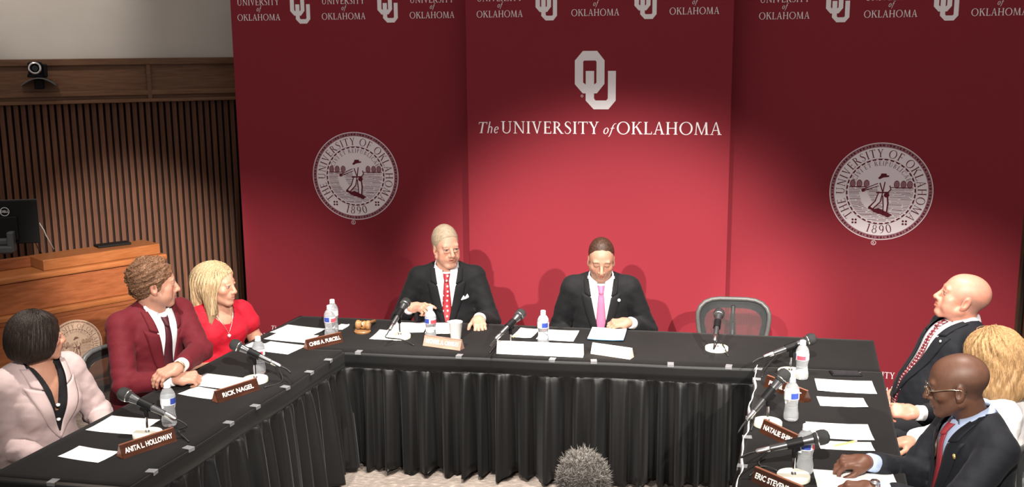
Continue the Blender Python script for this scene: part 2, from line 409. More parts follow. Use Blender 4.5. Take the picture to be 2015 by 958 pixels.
# ------------------------------------------------------------------ the room
FZ = 0.09                     # floor level
def carpet_mat():
    m = bpy.data.materials.new('carpet'); t = nt(m); N, L = t.nodes, t.links
    b = N['Principled BSDF']; b.inputs['Roughness'].default_value = 0.95
    tc = N.new('ShaderNodeTexCoord')
    n = N.new('ShaderNodeTexNoise'); n.inputs['Scale'].default_value = 26; n.inputs['Detail'].default_value = 4
    v = N.new('ShaderNodeTexVoronoi'); v.inputs['Scale'].default_value = 60
    mp = N.new('ShaderNodeMapping'); mp.inputs['Scale'].default_value = (1, 2.6, 1); mp.inputs['Rotation'].default_value = (0, 0, 0.4)
    L.new(tc.outputs['Object'], mp.inputs['Vector']); L.new(mp.outputs['Vector'], n.inputs['Vector']); L.new(tc.outputs['Object'], v.inputs['Vector'])
    cr = N.new('ShaderNodeValToRGB'); e = cr.color_ramp.elements
    e[0].position = 0.35; e[0].color = (0.15, 0.125, 0.107, 1); e[1].position = 0.62; e[1].color = (0.225, 0.185, 0.16, 1)
    k = e.new(0.70); k.color = (0.34, 0.285, 0.24, 1)
    L.new(n.outputs['Fac'], cr.inputs['Fac']); L.new(cr.outputs['Color'], b.inputs['Base Color'])
    bp = N.new('ShaderNodeBump'); bp.inputs['Strength'].default_value = 0.6; bp.inputs['Distance'].default_value = 0.01
    L.new(v.outputs['Distance'], bp.inputs['Height']); L.new(bp.outputs['Normal'], b.inputs['Normal'])
    return m
fl = MB().box(-7, 7, -1.5, 10.5, -0.1, FZ).build('floor', carpet_mat()); tag(fl, 'grey-brown patterned carpet floor', kind='structure')

# slatted wall at the left, running away to the right
WA = math.radians(22.0)
W0 = atY(460, 200, 7.85)                        # point of the wall behind the backdrop's left edge
WM = Matrix.Translation((W0[0], W0[1], 0)) @ Matrix.Rotation(WA, 4, 'Z')    # local x along the wall, -y into the room
def wall_z(px, py):
    n = np.array([math.sin(WA), -math.cos(WA), 0]); return atP(px, py, W0, n)
def wall_u(px, py):
    p = wall_z(px, py); return (p[0] - W0[0]) * math.cos(WA) + (p[1] - W0[1]) * math.sin(WA), p[2]
wood_d = wood_mat('walnut_slat', (0.066, 0.0255, 0.0135), (0.132, 0.053, 0.027), (14, 14, 1.0), 0.6, 5)
wood_rail = wood_mat('oak_rail', (0.110, 0.050, 0.025), (0.180, 0.088, 0.046), (1.2, 14, 14), 0.45, 5)
cream = mat('cream_plaster', (0.50, 0.455, 0.41), 0.9, noise=0.05, nscale=3, bump=0.05, bscale=90)
void = mat('dark_backing', (0.009, 0.0025, 0.0015), 0.9)
zr_top = wall_u(230, 118)[1]; zr_bot = wall_u(230, 200)[1]
wl = MB().box(-5, 4.0, 0.0, 0.2, FZ, 4.2).build('wall_left', cream); wl.matrix_world = WM
tag(wl, 'cream wall with a slatted walnut lower part behind the lectern', kind='structure')
MB().box(-5, 4.0, -0.012, -0.0005, FZ, zr_bot).build('slat_backing', void, wl)
slat_me = MB().box(-0.0155, 0.0155, -0.045, -0.012, FZ + 0.1, zr_bot - 0.002, bev=0.003).mesh('slat')
slat_me.materials.append(wood_d)
u_lo, u_hi = -2.25, 0.75
k = 0
while u_lo + k * 0.0455 < u_hi:
    s = link('slat', slat_me, None, wl); s.location.x = u_lo + k * 0.0455; k += 1
# the panelled frieze above the slats
MB().box(-5, 4.0, -0.03, 0.0, zr_bot + 0.02, zr_top).build('frieze_panel', wood_rail, wl)
MB().box(-5, 4.0, -0.06, -0.03, zr_top - 0.035, zr_top + 0.012, bev=0.004).build('top_rail', wood_rail, wl)
zm = wall_u(230, 182)[1]
MB().box(-5, 4.0, -0.055, -0.03, zm - 0.02, zm + 0.016, bev=0.004).build('middle_rail', wood_rail, wl)
MB().box(-5, 4.0, -0.085, -0.0, zr_bot - 0.005, zm - 0.045, bev=0.006).build('lower_rail', wood_rail, wl)
for px in (292, -180):
    ub = wall_u(px, 150)[0]
    MB().box(ub - 0.015, ub + 0.015, -0.056, -0.03, zm - 0.05, zr_top - 0.03, bev=0.003).build('batten', wood_rail, wl)
MB().box(-5, 4.0, -0.05, -0.012, FZ, FZ + 0.1).build('plinth', void, wl)

# panelled wall seen in a sliver at the right of the backdrop, and the wall behind it
br = MB().box(-0.5, 6.0, 0, 0.2, FZ, 4.2).build('wall_back', mat('brown_panel', (0.04, 0.021, 0.013), 0.6, noise=0.2, nscale=4))
br.matrix_world = Matrix.Translation((1.2, 7.75, 0)) @ Matrix.Rotation(math.radians(-14), 4, 'Z')
tag(br, 'dark brown panelled wall behind the red backdrop', kind='structure')
sl2 = MB().box(-0.022, 0.022, -0.05, 0.0, FZ, 3.6, bev=0.004).mesh('slat'); sl2.materials.append(wood_d)
for k in range(22):
    s = link('slat', sl2, None, br); s.location.x = 1.3 + k * 0.075

# ------------------------------------------------------------------ the three backdrop panels
red = mat('crimson_backdrop', (0.245, 0.0205, 0.0325), 0.75, spec=0.25, noise=0.04, nscale=120, bump=0.06, bscale=500)
p_white = mat('print_white', (0.94, 0.88, 0.90), 0.8, spec=0.2)
p_pale = mat('print_pale_rose', (0.92, 0.82, 0.86), 0.8, spec=0.2)
p_dark = mat('print_dark_red', (0.14, 0.016, 0.028), 0.8, spec=0.2)
p_mid = mat('print_mid_rose', (0.34, 0.16, 0.19), 0.8, spec=0.2, noise=0.25, nscale=160)
frame_m = mat('backdrop_frame', (0.10, 0.02, 0.025), 0.7)
BH = 3.0
def panel(pl, pr, dz, label):
    """backdrop panel from floor point pl to pr, local x along it, front at y = 0"""
    ang = math.atan2(pr[1] - pl[1], pr[0] - pl[0]); L = math.hypot(pr[0] - pl[0], pr[1] - pl[1])
    e = empty('backdrop_panel', (pl[0], pl[1], FZ), ang); tag(e, label, 'banner', 'red backdrop panels')
    MB().box(0, L, 0, 0.012, 0.0, BH - FZ, bev=0.003).build('fabric', red, e)
    MB().box(0.02, L - 0.02, 0.012, 0.05, 0.02, BH - FZ - 0.02).build('support_frame', frame_m, e)
    return e, ang, L
def local(e, ang, p):
    dx, dy = p[0] - e.location.x, p[1] - e.location.y
    return dx * math.cos(ang) + dy * math.sin(ang), p[2] - FZ
CA, LA, RA = (math.radians(a) for a in (12, 8, 17))
c0 = np.array([0.576, 6.75, 1.3]); cn = np.array([-math.sin(CA), -math.cos(CA), 0])
cl_, cr_ = atP(922, 400, c0, cn), atP(1433, 400, c0, cn)
lp = cl_ + np.array([0, 0.15, 0]); ln_ = np.array([-math.sin(LA), -math.cos(LA), 0])
ll_ = atP(469.5, 300, lp, ln_)
rp = cr_ + np.array([0, 0.15, 0]); rn_ = np.array([-math.sin(RA), -math.cos(RA), 0])
rr_ = atP(2008, 500, rp, rn_)
ext_l = np.array([math.cos(LA), -math.sin(LA), 0]) * 0.12
ext_r = np.array([-math.cos(RA), math.sin(RA), 0]) * 0.12
pc, ca, cL = panel(cl_, cr_, 0, 'middle red backdrop panel with the large white monogram above the name')
pl_, la, lL = panel(ll_, lp + ext_l, 0, 'left red backdrop panel with a round seal, beside the slatted wall')
pr_, ra, rL = panel(rp + ext_r, rr_, -0.04, 'right red backdrop panel with a round seal, behind the bald man')
PY = -0.0012
def stacked(parent, cx, z, s=0.058):
    """The / UNIVERSITY / of / OKLAHOMA; z is the baseline of the last line"""
    p = text_polys('OKLAHOMA', s * 0.72, cx, z, 'c')[0] + text_polys('of', s * 0.62, cx, z + s * 1.05, 'c', shear=0.25)[0]
    p += text_polys('UNIVERSITY', s * 0.72, cx, z + s * 1.75, 'c')[0] + text_polys('The', s * 0.62, cx, z + s * 2.85, 'c', shear=0.2)[0]
    return flat(p, 'stacked_name', p_white, parent, PY)
def monogram(parent, cx, z, h): return flat(xf(ou_polys(), h, cx, z), 'monogram', p_white, parent, PY)
def row(e, ang, base, n, items, zt, zb, sh):
    for kind, px in items:
        u, _ = local(e, ang, atP(px, 30, base, n))
        if kind == 't':
            stacked(e, u, zt); stacked(e, u + sh, zb)
        else:
            monogram(e, u, zt - 0.025, 0.195); monogram(e, u + sh, zb - 0.025, 0.195)
zl = local(pl_, la, atP(680, 38, lp, ln_))[1]; zc = local(pc, ca, atP(1170, 31, c0, cn))[1]; zr = local(pr_, ra, atP(1750, 34, rp, rn_))[1]
row(pl_, la, lp, ln_, [('t', 509), ('m', 591), ('t', 676), ('m', 763), ('t', 850)], zl, 0.085, 0.0)
row(pc, ca, c0, cn, [('t', 983), ('m', 1075), ('t', 1171), ('m', 1270), ('t', 1366)], zc, 0.07, 0.0)
row(pr_, ra, rp, rn_, [('t', 1543), ('m', 1648), ('t', 1752), ('m', 1861), ('t', 1966)], zr, 0.03, 0.0)
# big mark and name on the middle panel
u, z0 = local(pc, ca, atP(1171, 215, c0, cn)); z1 = local(pc, ca, atP(1171, 100, c0, cn))[1]
monogram(pc, u, z0, z1 - z0)
ua, za = local(pc, ca, atP(938, 257, c0, cn)); ub, zb = local(pc, ca, atP(1423, 264, c0, cn))
szs = (local(pc, ca, atP(1180, 238, c0, cn))[1] - local(pc, ca, atP(1180, 262, c0, cn))[1])
segs = [('The', 0.92, 0.18), ('UNIVERSITY', 1.0, 0.0), ('of', 0.86, 0.22), ('OKLAHOMA', 1.0, 0.0)]
def name_line(sx):
    x = 0; out = []
    for s, k, sh in segs:
        p, w_ = text_polys(s, szs * k, x, 0.0, 'l', shear=sh, sx=sx)
        out += p; x += w_ + szs * 0.22
    return out, x - szs * 0.22
_, wtot = name_line(1.0)
pp, _ = name_line((ub - ua) / wtot)
flat([[(x + ua, y + (za + zb) / 2 - 0.01) for (x, y) in p] for p in pp], 'name_lettering', p_white, pc, PY)
flat(_ring(0, 0, 0.008, 0.008, 0.005, 0.005, 0, 360, 12), 'registered_mark', p_pale, pc, PY, Matrix.Translation((u - 0.085, 0, z0 + 0.085)))
# the two seals
for (e, ang, base, n, cx, cy) in ((pl_, la, lp, ln_, 699.5, 346.5), (pr_, ra, rp, rn_, 1733, 377)):
    u, z = local(e, ang, atP(cx, cy, base, n))
    seal(e, u, z, 0.306, PY, p_pale, p_dark, p_mid)
# ------------------------------------------------------------------ tables, cloths and skirts
TZ = 0.75
def L2(a, b): return (np.array(a[:2]), np.array(b[:2]))
LO = L2(at(590, 622, TZ), at(62, 893, TZ)); LI = L2(at(672, 690, TZ), at(270, 945, TZ))
RI = L2(at(1496, 728, TZ), at(1465, 922, TZ)); RO = L2(at(1719, 671, TZ), at(1755, 835, TZ))
CB = L2(at(590, 622, TZ), at(1715, 670, TZ)); CF = L2(at(672, 690, TZ), at(1490, 722, TZ))
def isect(A, B):
    d1, d2 = A[1] - A[0], B[1] - B[0]
    t = np.linalg.solve(np.array([d1, -d2]).T, B[0] - A[0]); return A[0] + d1 * t[0]
def along(A, p, s):
    d = (A[1] - A[0]) / np.linalg.norm(A[1] - A[0]); return p + d * s
c_bl, c_br = isect(CB, LO), isect(CB, RO)
c_fl, c_fr = isect(CF, LO), isect(CF, RO)
l_it = isect(CF, LI); r_it = isect(CF, RI)
l_ib = at(247, 957, TZ)[:2]; l_ob = along(LO, c_fl, 1.80)
r_ib, r_ob = along(RI, r_it, 1.83), along(RO, c_fr, 1.83)
black_cloth = mat('black_tablecloth', (0.0064, 0.0056, 0.0056), 0.9, spec=0.14, noise=0.12, nscale=9, bump=0.35, bscale=7, sheen=0.03)
skirt_m = mat('black_skirt', (0.0030, 0.0030, 0.0032), 0.52, spec=0.34, bump=0.1, bscale=40, sheen=0.05)
top_m = mat('table_laminate', (0.25, 0.22, 0.2), 0.5)
leg_m = mat('grey_steel', (0.25, 0.25, 0.26), 0.35, metal=0.9)

def make_table(corners, label):
    """corners: four 2-D points going round"""
    C = [np.array(c) for c in corners]; mid = sum(C) / 4
    e = empty('folding_table', (mid[0], mid[1], FZ)); tag(e, label, 'table', 'folding tables set in a U')
    def sh(k): return [mid + (c - mid) * k for c in C]
    t = sh(0.985); n = 4
    vs = [(p[0] - mid[0], p[1] - mid[1], z - FZ) for z in (TZ - 0.032, TZ - 0.004) for p in t]
    MB().add(vs, [(0, 1, 2, 3), (7, 6, 5, 4)] + [(i, (i + 1) % 4, (i + 1) % 4 + 4, i + 4) for i in range(4)]).build('tabletop', top_m, e)
    for p in sh(0.86):
        q = p - mid
        MB().tube([(q[0], q[1], 0), (q[0], q[1], TZ - 0.03 - FZ)], 0.014, 8).build('leg', leg_m, e, smooth=60)
make_table([c_bl, c_br, c_fr, c_fl], 'long folding table under black cloth in front of the backdrop')
make_table([c_fl, l_it, l_ib, l_ob], 'left folding table of the U under black cloth')
make_table([c_fr, r_it, r_ib, r_ob], 'right folding table of the U under black cloth')

rs = np.random.RandomState(5)
def smooth_noise(n, k):
    x = rs.rand(n + 2 * k) - 0.5; return np.convolve(x, np.ones(2 * k + 1) / (2 * k + 1), 'valid')[:n] * math.sqrt(k)
def make_cloth(i0, i1, o0, o1, drop, label, nl=60, end=False):
    """cloth over a table: inner edge i0-i1, outer edge o0-o1, hanging on the outer side"""
    i0, i1, o0, o1 = (np.array(p) for p in (i0, i1, o0, o1))
    n_t = 14; rows = []
    fold = smooth_noise(nl + 1, 4)
    for a in range(nl + 1):
        t = a / nl; pi = i0 + (i1 - i0) * t; po = o0 + (o1 - o0) * t
        dr = (po - pi) / np.linalg.norm(po - pi); r = []
        r.append((*(pi - dr * 0.012), TZ - 0.035)); r.append((*(pi - dr * 0.010), TZ - 0.006)); r.append((*(pi - dr * 0.002), TZ + 0.0005))
        for b in range(1, n_t):
            q = pi + (po - pi) * b / n_t; r.append((*q, TZ + 0.001))
        r.append((*(po - dr * 0.002), TZ + 0.0005)); r.append((*(po + dr * 0.008), TZ - 0.006))
        for b in range(1, 9):
            s = b / 8; wv = fold[a] * 0.10 * s
            r.append((*(po + dr * (0.012 + 0.02 * s + wv)), TZ - 0.006 - drop * s))
        rows.append(r)
    o = MB().grid(rows).build('tablecloth', black_cloth, None, smooth=True)
    md = o.modifiers.new('thickness', 'SOLIDIFY'); md.thickness = 0.002; md.offset = 1
    tag(o, label, 'tablecloth', 'black tablecloths')
    return o
make_cloth(c_fl, c_fr, c_bl, c_br, 0.55, 'black cloth over the long table in front of the backdrop', 90)
make_cloth(along(LI, l_it, -0.01), l_ib, c_fl, l_ob, 0.55, 'black cloth over the left arm of the U-shaped tables')
make_cloth(along(RI, r_it, -0.01), r_ib, c_fr, r_ob, 0.6, 'black cloth over the right arm of the U-shaped tables')

clip_m = mat('clear_clip', (0.4, 0.4, 0.42), 0.2, spec=0.5, alpha=0.28)
def make_skirt(path, label, phase, clips, white=None, zb=0.110):
    """path: 2-D points along table edges (inside of the U on the right-hand normal)"""
    P = [np.array(p) for p in path]
    seg = [np.linalg.norm(P[i + 1] - P[i]) for i in range(len(P) - 1)]; tot = sum(seg)
    n = int(tot / 0.011); S = np.linspace(0, tot, n)
    pts = []; nor = []
    for s in S:
        k = 0; a = s
        while k < len(seg) - 1 and a > seg[k]: a -= seg[k]; k += 1
        d = (P[k + 1] - P[k]) / seg[k]; pts.append(P[k] + d * a); nor.append(np.array([d[1], -d[0]]))
    pts = np.array(pts); nor = np.array(nor)
    for _ in range(6): nor[1:-1] = (nor[:-2] + nor[1:-1] * 2 + nor[2:]) / 4
    nor /= np.linalg.norm(nor, axis=1)[:, None]
    rng = np.random.RandomState(phase)
    # irregular pleats: warped phase
    warp = np.cumsum(0.75 + 0.8 * np.convolve(rng.rand(n + 40), np.ones(41) / 41, 'valid')[:n] * 1.0) * 0.011
    ph = warp * 2 * math.pi / 0.125
    amp2 = np.convolve(rng.rand(n + 24), np.ones(25) / 25, 'valid')[:n]
    slow = np.convolve(rng.rand(n + 60), np.ones(61) / 61, 'valid')[:n]; slow = (slow - slow.mean()) / slow.std()
    wide = np.sin(ph * 0.5 + 1.3) * 0.6 + np.sin(ph + slow * 1.4) * (0.45 + 1.1 * amp2) + 0.32 * np.sin(ph * 2.3 + 0.5 + slow)
    fine = np.sin(ph * 2.7 + 0.7) * 0.7 + np.sin(ph * 4.1) * 0.5
    zs = [TZ - 0.004, TZ - 0.02, TZ - 0.05, TZ - 0.085, TZ - 0.098, TZ - 0.12, TZ - 0.16, TZ - 0.22, TZ - 0.3, TZ - 0.4, TZ - 0.5, TZ - 0.58, TZ - 0.63, zb]
    e = empty('table_skirt', (0, 0, FZ)); tag(e, label, 'table skirt', 'pleated black table skirts')
    band = []
    for z in zs[:4]:
        off = 0.016 + 0.004 * np.sin(S * 9 + phase)
        band.append(np.c_[pts + nor * off[:, None], np.full(n, z - FZ)])
    b = MB().grid(band).build('header_band', skirt_m, e, smooth=True)
    md = b.modifiers.new('thickness', 'SOLIDIFY'); md.thickness = 0.004
    rows = []
    hem = 0.012 * np.sin(ph * 0.5) + 0.02 * (amp2 - 0.5)
    for z in zs[3:]:
        t = min(1.0, max(0.0, (TZ - 0.085 - z) / 0.55))
        off = 0.016 + 0.012 * t + fine * 0.006 * math.exp(-t * 5) * (1 if t > 0 else 0.3) + wide * (0.006 + 0.042 * t ** 0.6) * (1 if t > 0 else 0)
        zz = np.full(n, z - FZ) + (hem if z == zb else 0)
        rows.append(np.c_[pts + nor * off[:, None], zz])
    b = MB().grid(rows).build('pleated_drape', skirt_m, e, smooth=True)
    md = b.modifiers.new('thickness', 'SOLIDIFY'); md.thickness = 0.003
    cm = MB().box(-0.016, 0.016, -0.016, 0.022, 0.0, 0.003, bev=0.0012).box(-0.016, 0.016, 0.019, 0.022, -0.012, 0.003).mesh('skirt_clip')
    cm.materials.append(clip_m)
    for s in clips:
        i = min(n - 1, int(s * (n - 1)))
        c = link('skirt_clip', cm, None, e); c.location = (pts[i][0] + nor[i][0] * 0.006, pts[i][1] + nor[i][1] * 0.006, TZ + 0.003 - FZ)
        c.rotation_euler = (0, 0, math.atan2(nor[i][1], nor[i][0]) - math.pi / 2 + rng.uniform(-.15, .15))
    if white:
        i0, i1 = int(white[0] * (n - 1)), int(white[1] * (n - 1)); rows = [[], []]
        wz = 0.006 * np.sin(S * 13) + 0.003 * np.sin(S * 31 + 1)
        for i in range(i0, i1):
            p = pts[i] + nor[i] * (0.021 + wz[i] * 0.8)
            rows[0].append((p[0], p[1], TZ - 0.012 - FZ)); p2 = pts[i] + nor[i] * (0.013 + wz[i]); rows[1].append((p2[0], p2[1], TZ + 0.010 - FZ + wz[i] * 0.6))
        v = MB().grid(rows).build('white_backing_strip', mat('white_tape', (0.78, 0.77, 0.75), 0.8), e, smooth=True)
        md = v.modifiers.new('thickness', 'SOLIDIFY'); md.thickness = 0.0025; md.offset = 0
make_skirt([l_ob, l_ib, l_it], 'pleated black skirt on the left arm of the tables', 11, (0.12, 0.30, 0.40, 0.53, 0.62, 0.735, 0.84, 0.93))
make_skirt([l_it, r_it], 'pleated black skirt hanging along the long middle table', 23, (0.05, 0.30, 0.525, 0.62, 0.80, 0.93))
make_skirt([r_it, r_ib], 'pleated black skirt with white backing strip on the right arm', 31, (0.03, 0.12, 0.42, 0.55, 0.72, 0.85), white=(0.0, 1.0))
# ------------------------------------------------------------------ lectern, monitor, wall camera
orange_wood = wood_mat('cherry_wood', (0.165, 0.049, 0.018), (0.255, 0.083, 0.033), (2, 14, 14), 0.35, 4)
orange_edge = wood_mat('cherry_moulding', (0.25, 0.082, 0.026), (0.34, 0.125, 0.045), (2, 16, 16), 0.3, 4)
blackp = mat('black_plastic', (0.007, 0.007, 0.0075), 0.5, spec=0.15, noise=0.1, nscale=50)
silver = mat('silver_metal', (0.72, 0.72, 0.72), 0.25, metal=1.0)
chrome = mat('chrome', (0.8, 0.8, 0.8), 0.12, metal=1.0)
PD0 = at(175, 778, FZ)
lec = empty('lectern', (PD0[0], PD0[1], FZ), math.radians(45))
tag(lec, 'large cherry wood lectern with mouldings and a round seal on its front', 'lectern')
def lb(name, x0, x1, y0, y1, z0, z1, m=orange_wood, bev=0.006, parent=lec):
    return MB().box(x0, x1, y0, y1, z0 - FZ, z1 - FZ, bev=bev).build(name, m, parent)
lb('kick_base', -1.3, 0.55, 0.05, 0.42, FZ, 0.14, void, 0.0)
lb('base_moulding', -1.3, 0.57, -0.025, 0.45, 0.14, 0.19, orange_wood)
lb('lower_panel', -1.3, 0.55, 0.0, 0.43, 0.19, 0.655)
lb('ledge_shadow_bead', -1.3, 0.565, -0.012, 0.44, 0.655, 0.685)
lb('ledge_moulding', -1.3, 0.58, -0.035, 0.45, 0.685, 0.725, orange_edge, 0.012)
lb('upper_panel', -1.3, 0.555, -0.002, 0.43, 0.725, 0.925)
lb('top_moulding', -1.3, 0.60, -0.04, 0.46, 0.925, 0.965, orange_edge, 0.012)
lb('raised_tier', -0.215, 0.57, 0.0, 0.24, 0.965, 1.035, orange_edge)
lb('rear_rim', -1.3, -0.215, 0.20, 0.24, 0.965, 1.035, orange_wood)
s_pale = mat('seal_cream', (0.52, 0.37, 0.27), 0.5); s_dark = mat('seal_brown', (0.14, 0.065, 0.045), 0.6); s_mid = mat('seal_tan', (0.34, 0.22, 0.15), 0.6)
dsk = MB().prism(disc(0.178, 56, -0.065, 0.44 - FZ), -0.012, 0.0).build('seal_plaque', s_pale, lec)
seal(lec, -0.065, 0.44 - FZ, 0.176, -0.0128, s_pale, s_dark, s_mid, reg=False)

def local_to(e, ang, p): return np.array([(p[0] - e[0]) * math.cos(ang) + (p[1] - e[1]) * math.sin(ang), -(p[0] - e[0]) * math.sin(ang) + (p[1] - e[1]) * math.cos(ang), p[2]])
# thin black tablet lying on the lectern's top
q45 = math.radians(45); tx, ty = 0.315, 0.17
tb = MB().box(-0.11, 0.11, -0.05, 0.05, 0, 0.016, bev=0.004).build('tablet', blackp); tb.location = (PD0[0] + tx * math.cos(q45) - ty * math.sin(q45), PD0[1] + tx * math.sin(q45) + ty * math.cos(q45), 1.0355); tb.rotation_euler = (0, 0, math.radians(40))
tag(tb, 'thin black tablet lying on the back of the lectern top', 'tablet')

# monitor on an arm, its back to the room
mp_ = atY(78, 478, 6.75); mt_ = atY(78, 393, 6.75)
mon = empty('monitor', (mp_[0], mp_[1], mp_[2]), math.radians(12)); mh = mt_[2] - mp_[2]
tag(mon, 'black flat monitor seen from behind above the lectern', 'monitor')
MB().box(-0.50, 0, 0.0, 0.03, 0, mh, bev=0.006).build('rear_shell', blackp, mon)
MB().box(-0.50, 0.001, 0.03, 0.042, -0.002, mh + 0.002, bev=0.003).build('screen_bezel', mat('bezel', (0.05, 0.05, 0.05), 0.4), mon)
MB().box(-0.40, -0.12, -0.018, 0.0, 0.02, mh - 0.1, bev=0.01).build('rear_bulge', blackp, mon)
lx = -0.19; lz = mh - 0.068
lg = flat(_ring(lx, lz, 0.029, 0.029, 0.0245, 0.0245, 0, 360, 32), 'logo_ring', silver, mon, -0.0186)
def font_mesh(s, size, name, align='CENTER', bold=0.0):
    cu = bpy.data.curves.new(name, 'FONT'); cu.body = s; cu.size = size; cu.align_x = align; cu.align_y = 'CENTER'; cu.offset = bold
    cu.resolution_u = 3
    o = bpy.data.objects.new(name, cu); COL.objects.link(o)
    bpy.context.view_layer.update()
    me = bpy.data.meshes.new_from_object(o.evaluated_get(bpy.context.evaluated_depsgraph_get()))
    bpy.data.objects.remove(o); bpy.data.curves.remove(cu)
    return me
dl = link('logo_lettering', font_mesh('DELL', 0.021, 'logo_lettering', bold=0.0006), silver, lg); dl.location = (lx, -0.0187, lz); dl.rotation_euler = (math.pi / 2, 0, 0)
# arm: clamp post, two links, head
arm_off = Vector((-0.25, 0.02, 0.965 - mp_[2]))
zz = mp_[2] - 0.965
MB().tube([(-0.22, 0.06, 0), (-0.22, 0.06, zz + 0.02)], 0.022, 14).build('arm_post', blackp, mon, smooth=50)
MB().box(-0.22, 0.10, -0.10, -0.055, zz - 0.05, zz + 0.0, bev=0.012).build('arm_lower_link', mat('arm_grey', (0.06, 0.065, 0.07), 0.45), mon)
MB().box(-0.16, 0.11, -0.07, -0.02, zz - 0.0, zz + 0.045, bev=0.012).build('arm_upper_link', mat('arm_grey', (0.06, 0.065, 0.07), 0.45), mon)
MB().box(0.07, 0.11, -0.095, -0.02, zz - 0.045, zz + 0.09, bev=0.008).build('arm_joint', mat('arm_grey', (0.06, 0.065, 0.07), 0.45), mon)
MB().box(-0.06, 0.0, -0.106, -0.10, zz - 0.012, zz + 0.012).build('white_sticker', mat('white_label', (0.85, 0.85, 0.85), 0.5), mon)
for ch in mon.children:
    if ch.name.startswith(('arm_', 'white_sticker')): ch.location = arm_off
c1 = atY(77, 438, 6.83); c2 = atY(90, 462, 6.85); c3 = atY(106, 490, 6.9)
cb = MB().tube([c1, (c1 + c2) / 2 + np.array([0.01, 0, -0.012]), c2, c3], 0.004, 6).build('monitor_cable', mat('grey_cable', (0.35, 0.33, 0.32), 0.5), None, smooth=True)
tag(cb, 'thin cable hanging from the monitor to the lectern top', 'cable')

# wall camera on its bracket
wc = wall_z(78, 160); cdir = Matrix.Rotation(WA, 4, 'Z')
wcam = empty('wall_camera', (wc[0], wc[1], wc[2]), WA); tag(wcam, 'black pan-tilt camera with a silver lens ring on the wall frieze', 'camera')
MB().grid([[(-0.115 + 0.23 * i / 12, y, 0.03 - 0.055 * ((i - 6) / 6.0) ** 2) for y in (-0.24, -0.13, -0.035)] for i in range(13)]).build('bracket_shelf', mat('shelf_grey', (0.10, 0.10, 0.10), 0.4), wcam, smooth=True).modifiers.new('t', 'SOLIDIFY').thickness = 0.008
MB().box(-0.03, 0.03, -0.14, -0.035, -0.05, 0.015, bev=0.006).build('wall_mount', blackp, wcam)
MB().lathe([(0.052, 0.03), (0.055, 0.04), (0.05, 0.055)], 24, Matrix.Translation((-0.015, -0.15, 0))).build('pan_base', blackp, wcam, smooth=40)
MB().box(-0.06, 0.03, -0.20, -0.10, 0.05, 0.135, bev=0.012).box(0.03, 0.06, -0.17, -0.11, 0.03, 0.12, bev=0.008).build('camera_body', blackp, wcam)
Mx = Matrix.Translation((-0.015, -0.20, 0.093)) @ Matrix.Rotation(math.pi / 2, 4, 'X')
MB().lathe([(0.029, 0), (0.040, 0), (0.041, 0.02), (0.034, 0.024), (0.029, 0.02), (0.029, 0.0)], 28, Mx, cap=False).build('lens_ring', silver, wcam, smooth=40)
MB().lathe([(0.0, 0.006), (0.015, 0.01), (0.03, 0.004)], 24, Mx).build('lens', mat('lens_glass', (0.006, 0.006, 0.008), 0.08), wcam, smooth=True)

# ------------------------------------------------------------------ things on the tables
TT = TZ + 0.0032
def on(px, py): p = at(px, py, TZ); return (float(p[0]), float(p[1]), TT)
OUT_L, OUT_R, OUT_C = math.atan2(0.282, -0.959), math.atan2(-0.272, 0.962), math.atan2(0.981, 0.195)   # towards each row of seats
paper_m = mat('white_paper', (0.82, 0.82, 0.80), 0.7, spec=0.3, noise=0.015, nscale=40)
def sheet(q, label, z=0, m=paper_m, th=0.0012, name='sheet_of_paper', cat='paper'):
    C = [np.array(on(*p)) for p in q]; c = sum(C) / 4
    ex = (C[2] + C[3] - C[0] - C[1]) / 2 if False else ((C[1] - C[0]) + (C[2] - C[3])) / 2
    ey = ((C[3] - C[0]) + (C[2] - C[1])) / 2
    w_, h_ = np.linalg.norm(ex), np.linalg.norm(ey); a = math.atan2(ex[1], ex[0])
    # nearest true rectangle
    b = math.atan2(ey[1], ey[0]) - a; b = (b + math.pi) % (2 * math.pi) - math.pi
    sgn = 1 if b > 0 else -1; a += (b - sgn * math.pi / 2) / 2
    n = 10; top = []; rng = random.Random(int(q[0][0] * 7))
    curl = [rng.uniform(0, 0.004) for _ in range(4)]
    rows = []
    for i in range(n + 1):
        r = []
        for j in range(n + 1):
            u_, v_ = i / n - .5, j / n - .5
            z_ = sum(cv * max(0, (abs(u_ - su) < .3) * (.3 - abs(u_ - su)) / .3) * max(0, (abs(v_ - sv) < .3) * (.3 - abs(v_ - sv)) / .3) for cv, (su, sv) in zip(curl, ((-.5, -.5), (.5, -.5), (.5, .5), (-.5, .5))))
            r.append((u_ * w_, v_ * h_, z_ + th))
        rows.append(r)
    o = MB().grid(rows).build(name, m, None, smooth=True)
    md = o.modifiers.new('thickness', 'SOLIDIFY'); md.thickness = th; md.offset = -1
    o.location = (c[0], c[1], TT + z); o.rotation_euler = (0, 0, a)
    tag(o, label, cat, 'papers on the tables')
    return o
z1 = lambda x, y: (180 + x * .3967, 480 + y * .3967)
z2 = lambda x, y: (480 + x * .14888, 580 + y * .14888)
z3 = lambda x, y: (160 + x * .2192, 700 + y * .2192)
z6 = lambda x, y: (960 + x * .2715, 460 + y * .2715)
z7 = lambda x, y: (1580 + x * .1588, 820 + y * .1588)
sheet([(112.8, 901), (156, 880.5), (235.4, 891.6), (193.3, 913)], 'small white card nearest the front end of the left table')
sheet([z3(35, 683), z3(270, 550), z3(720, 583), z3(485, 717)], 'white sheet in front of the woman in the pale jacket')
sheet([z1(447, 697), z1(570, 650), z1(800, 670), z1(690, 728)], 'white sheet before the man in the maroon jacket, the farther one')
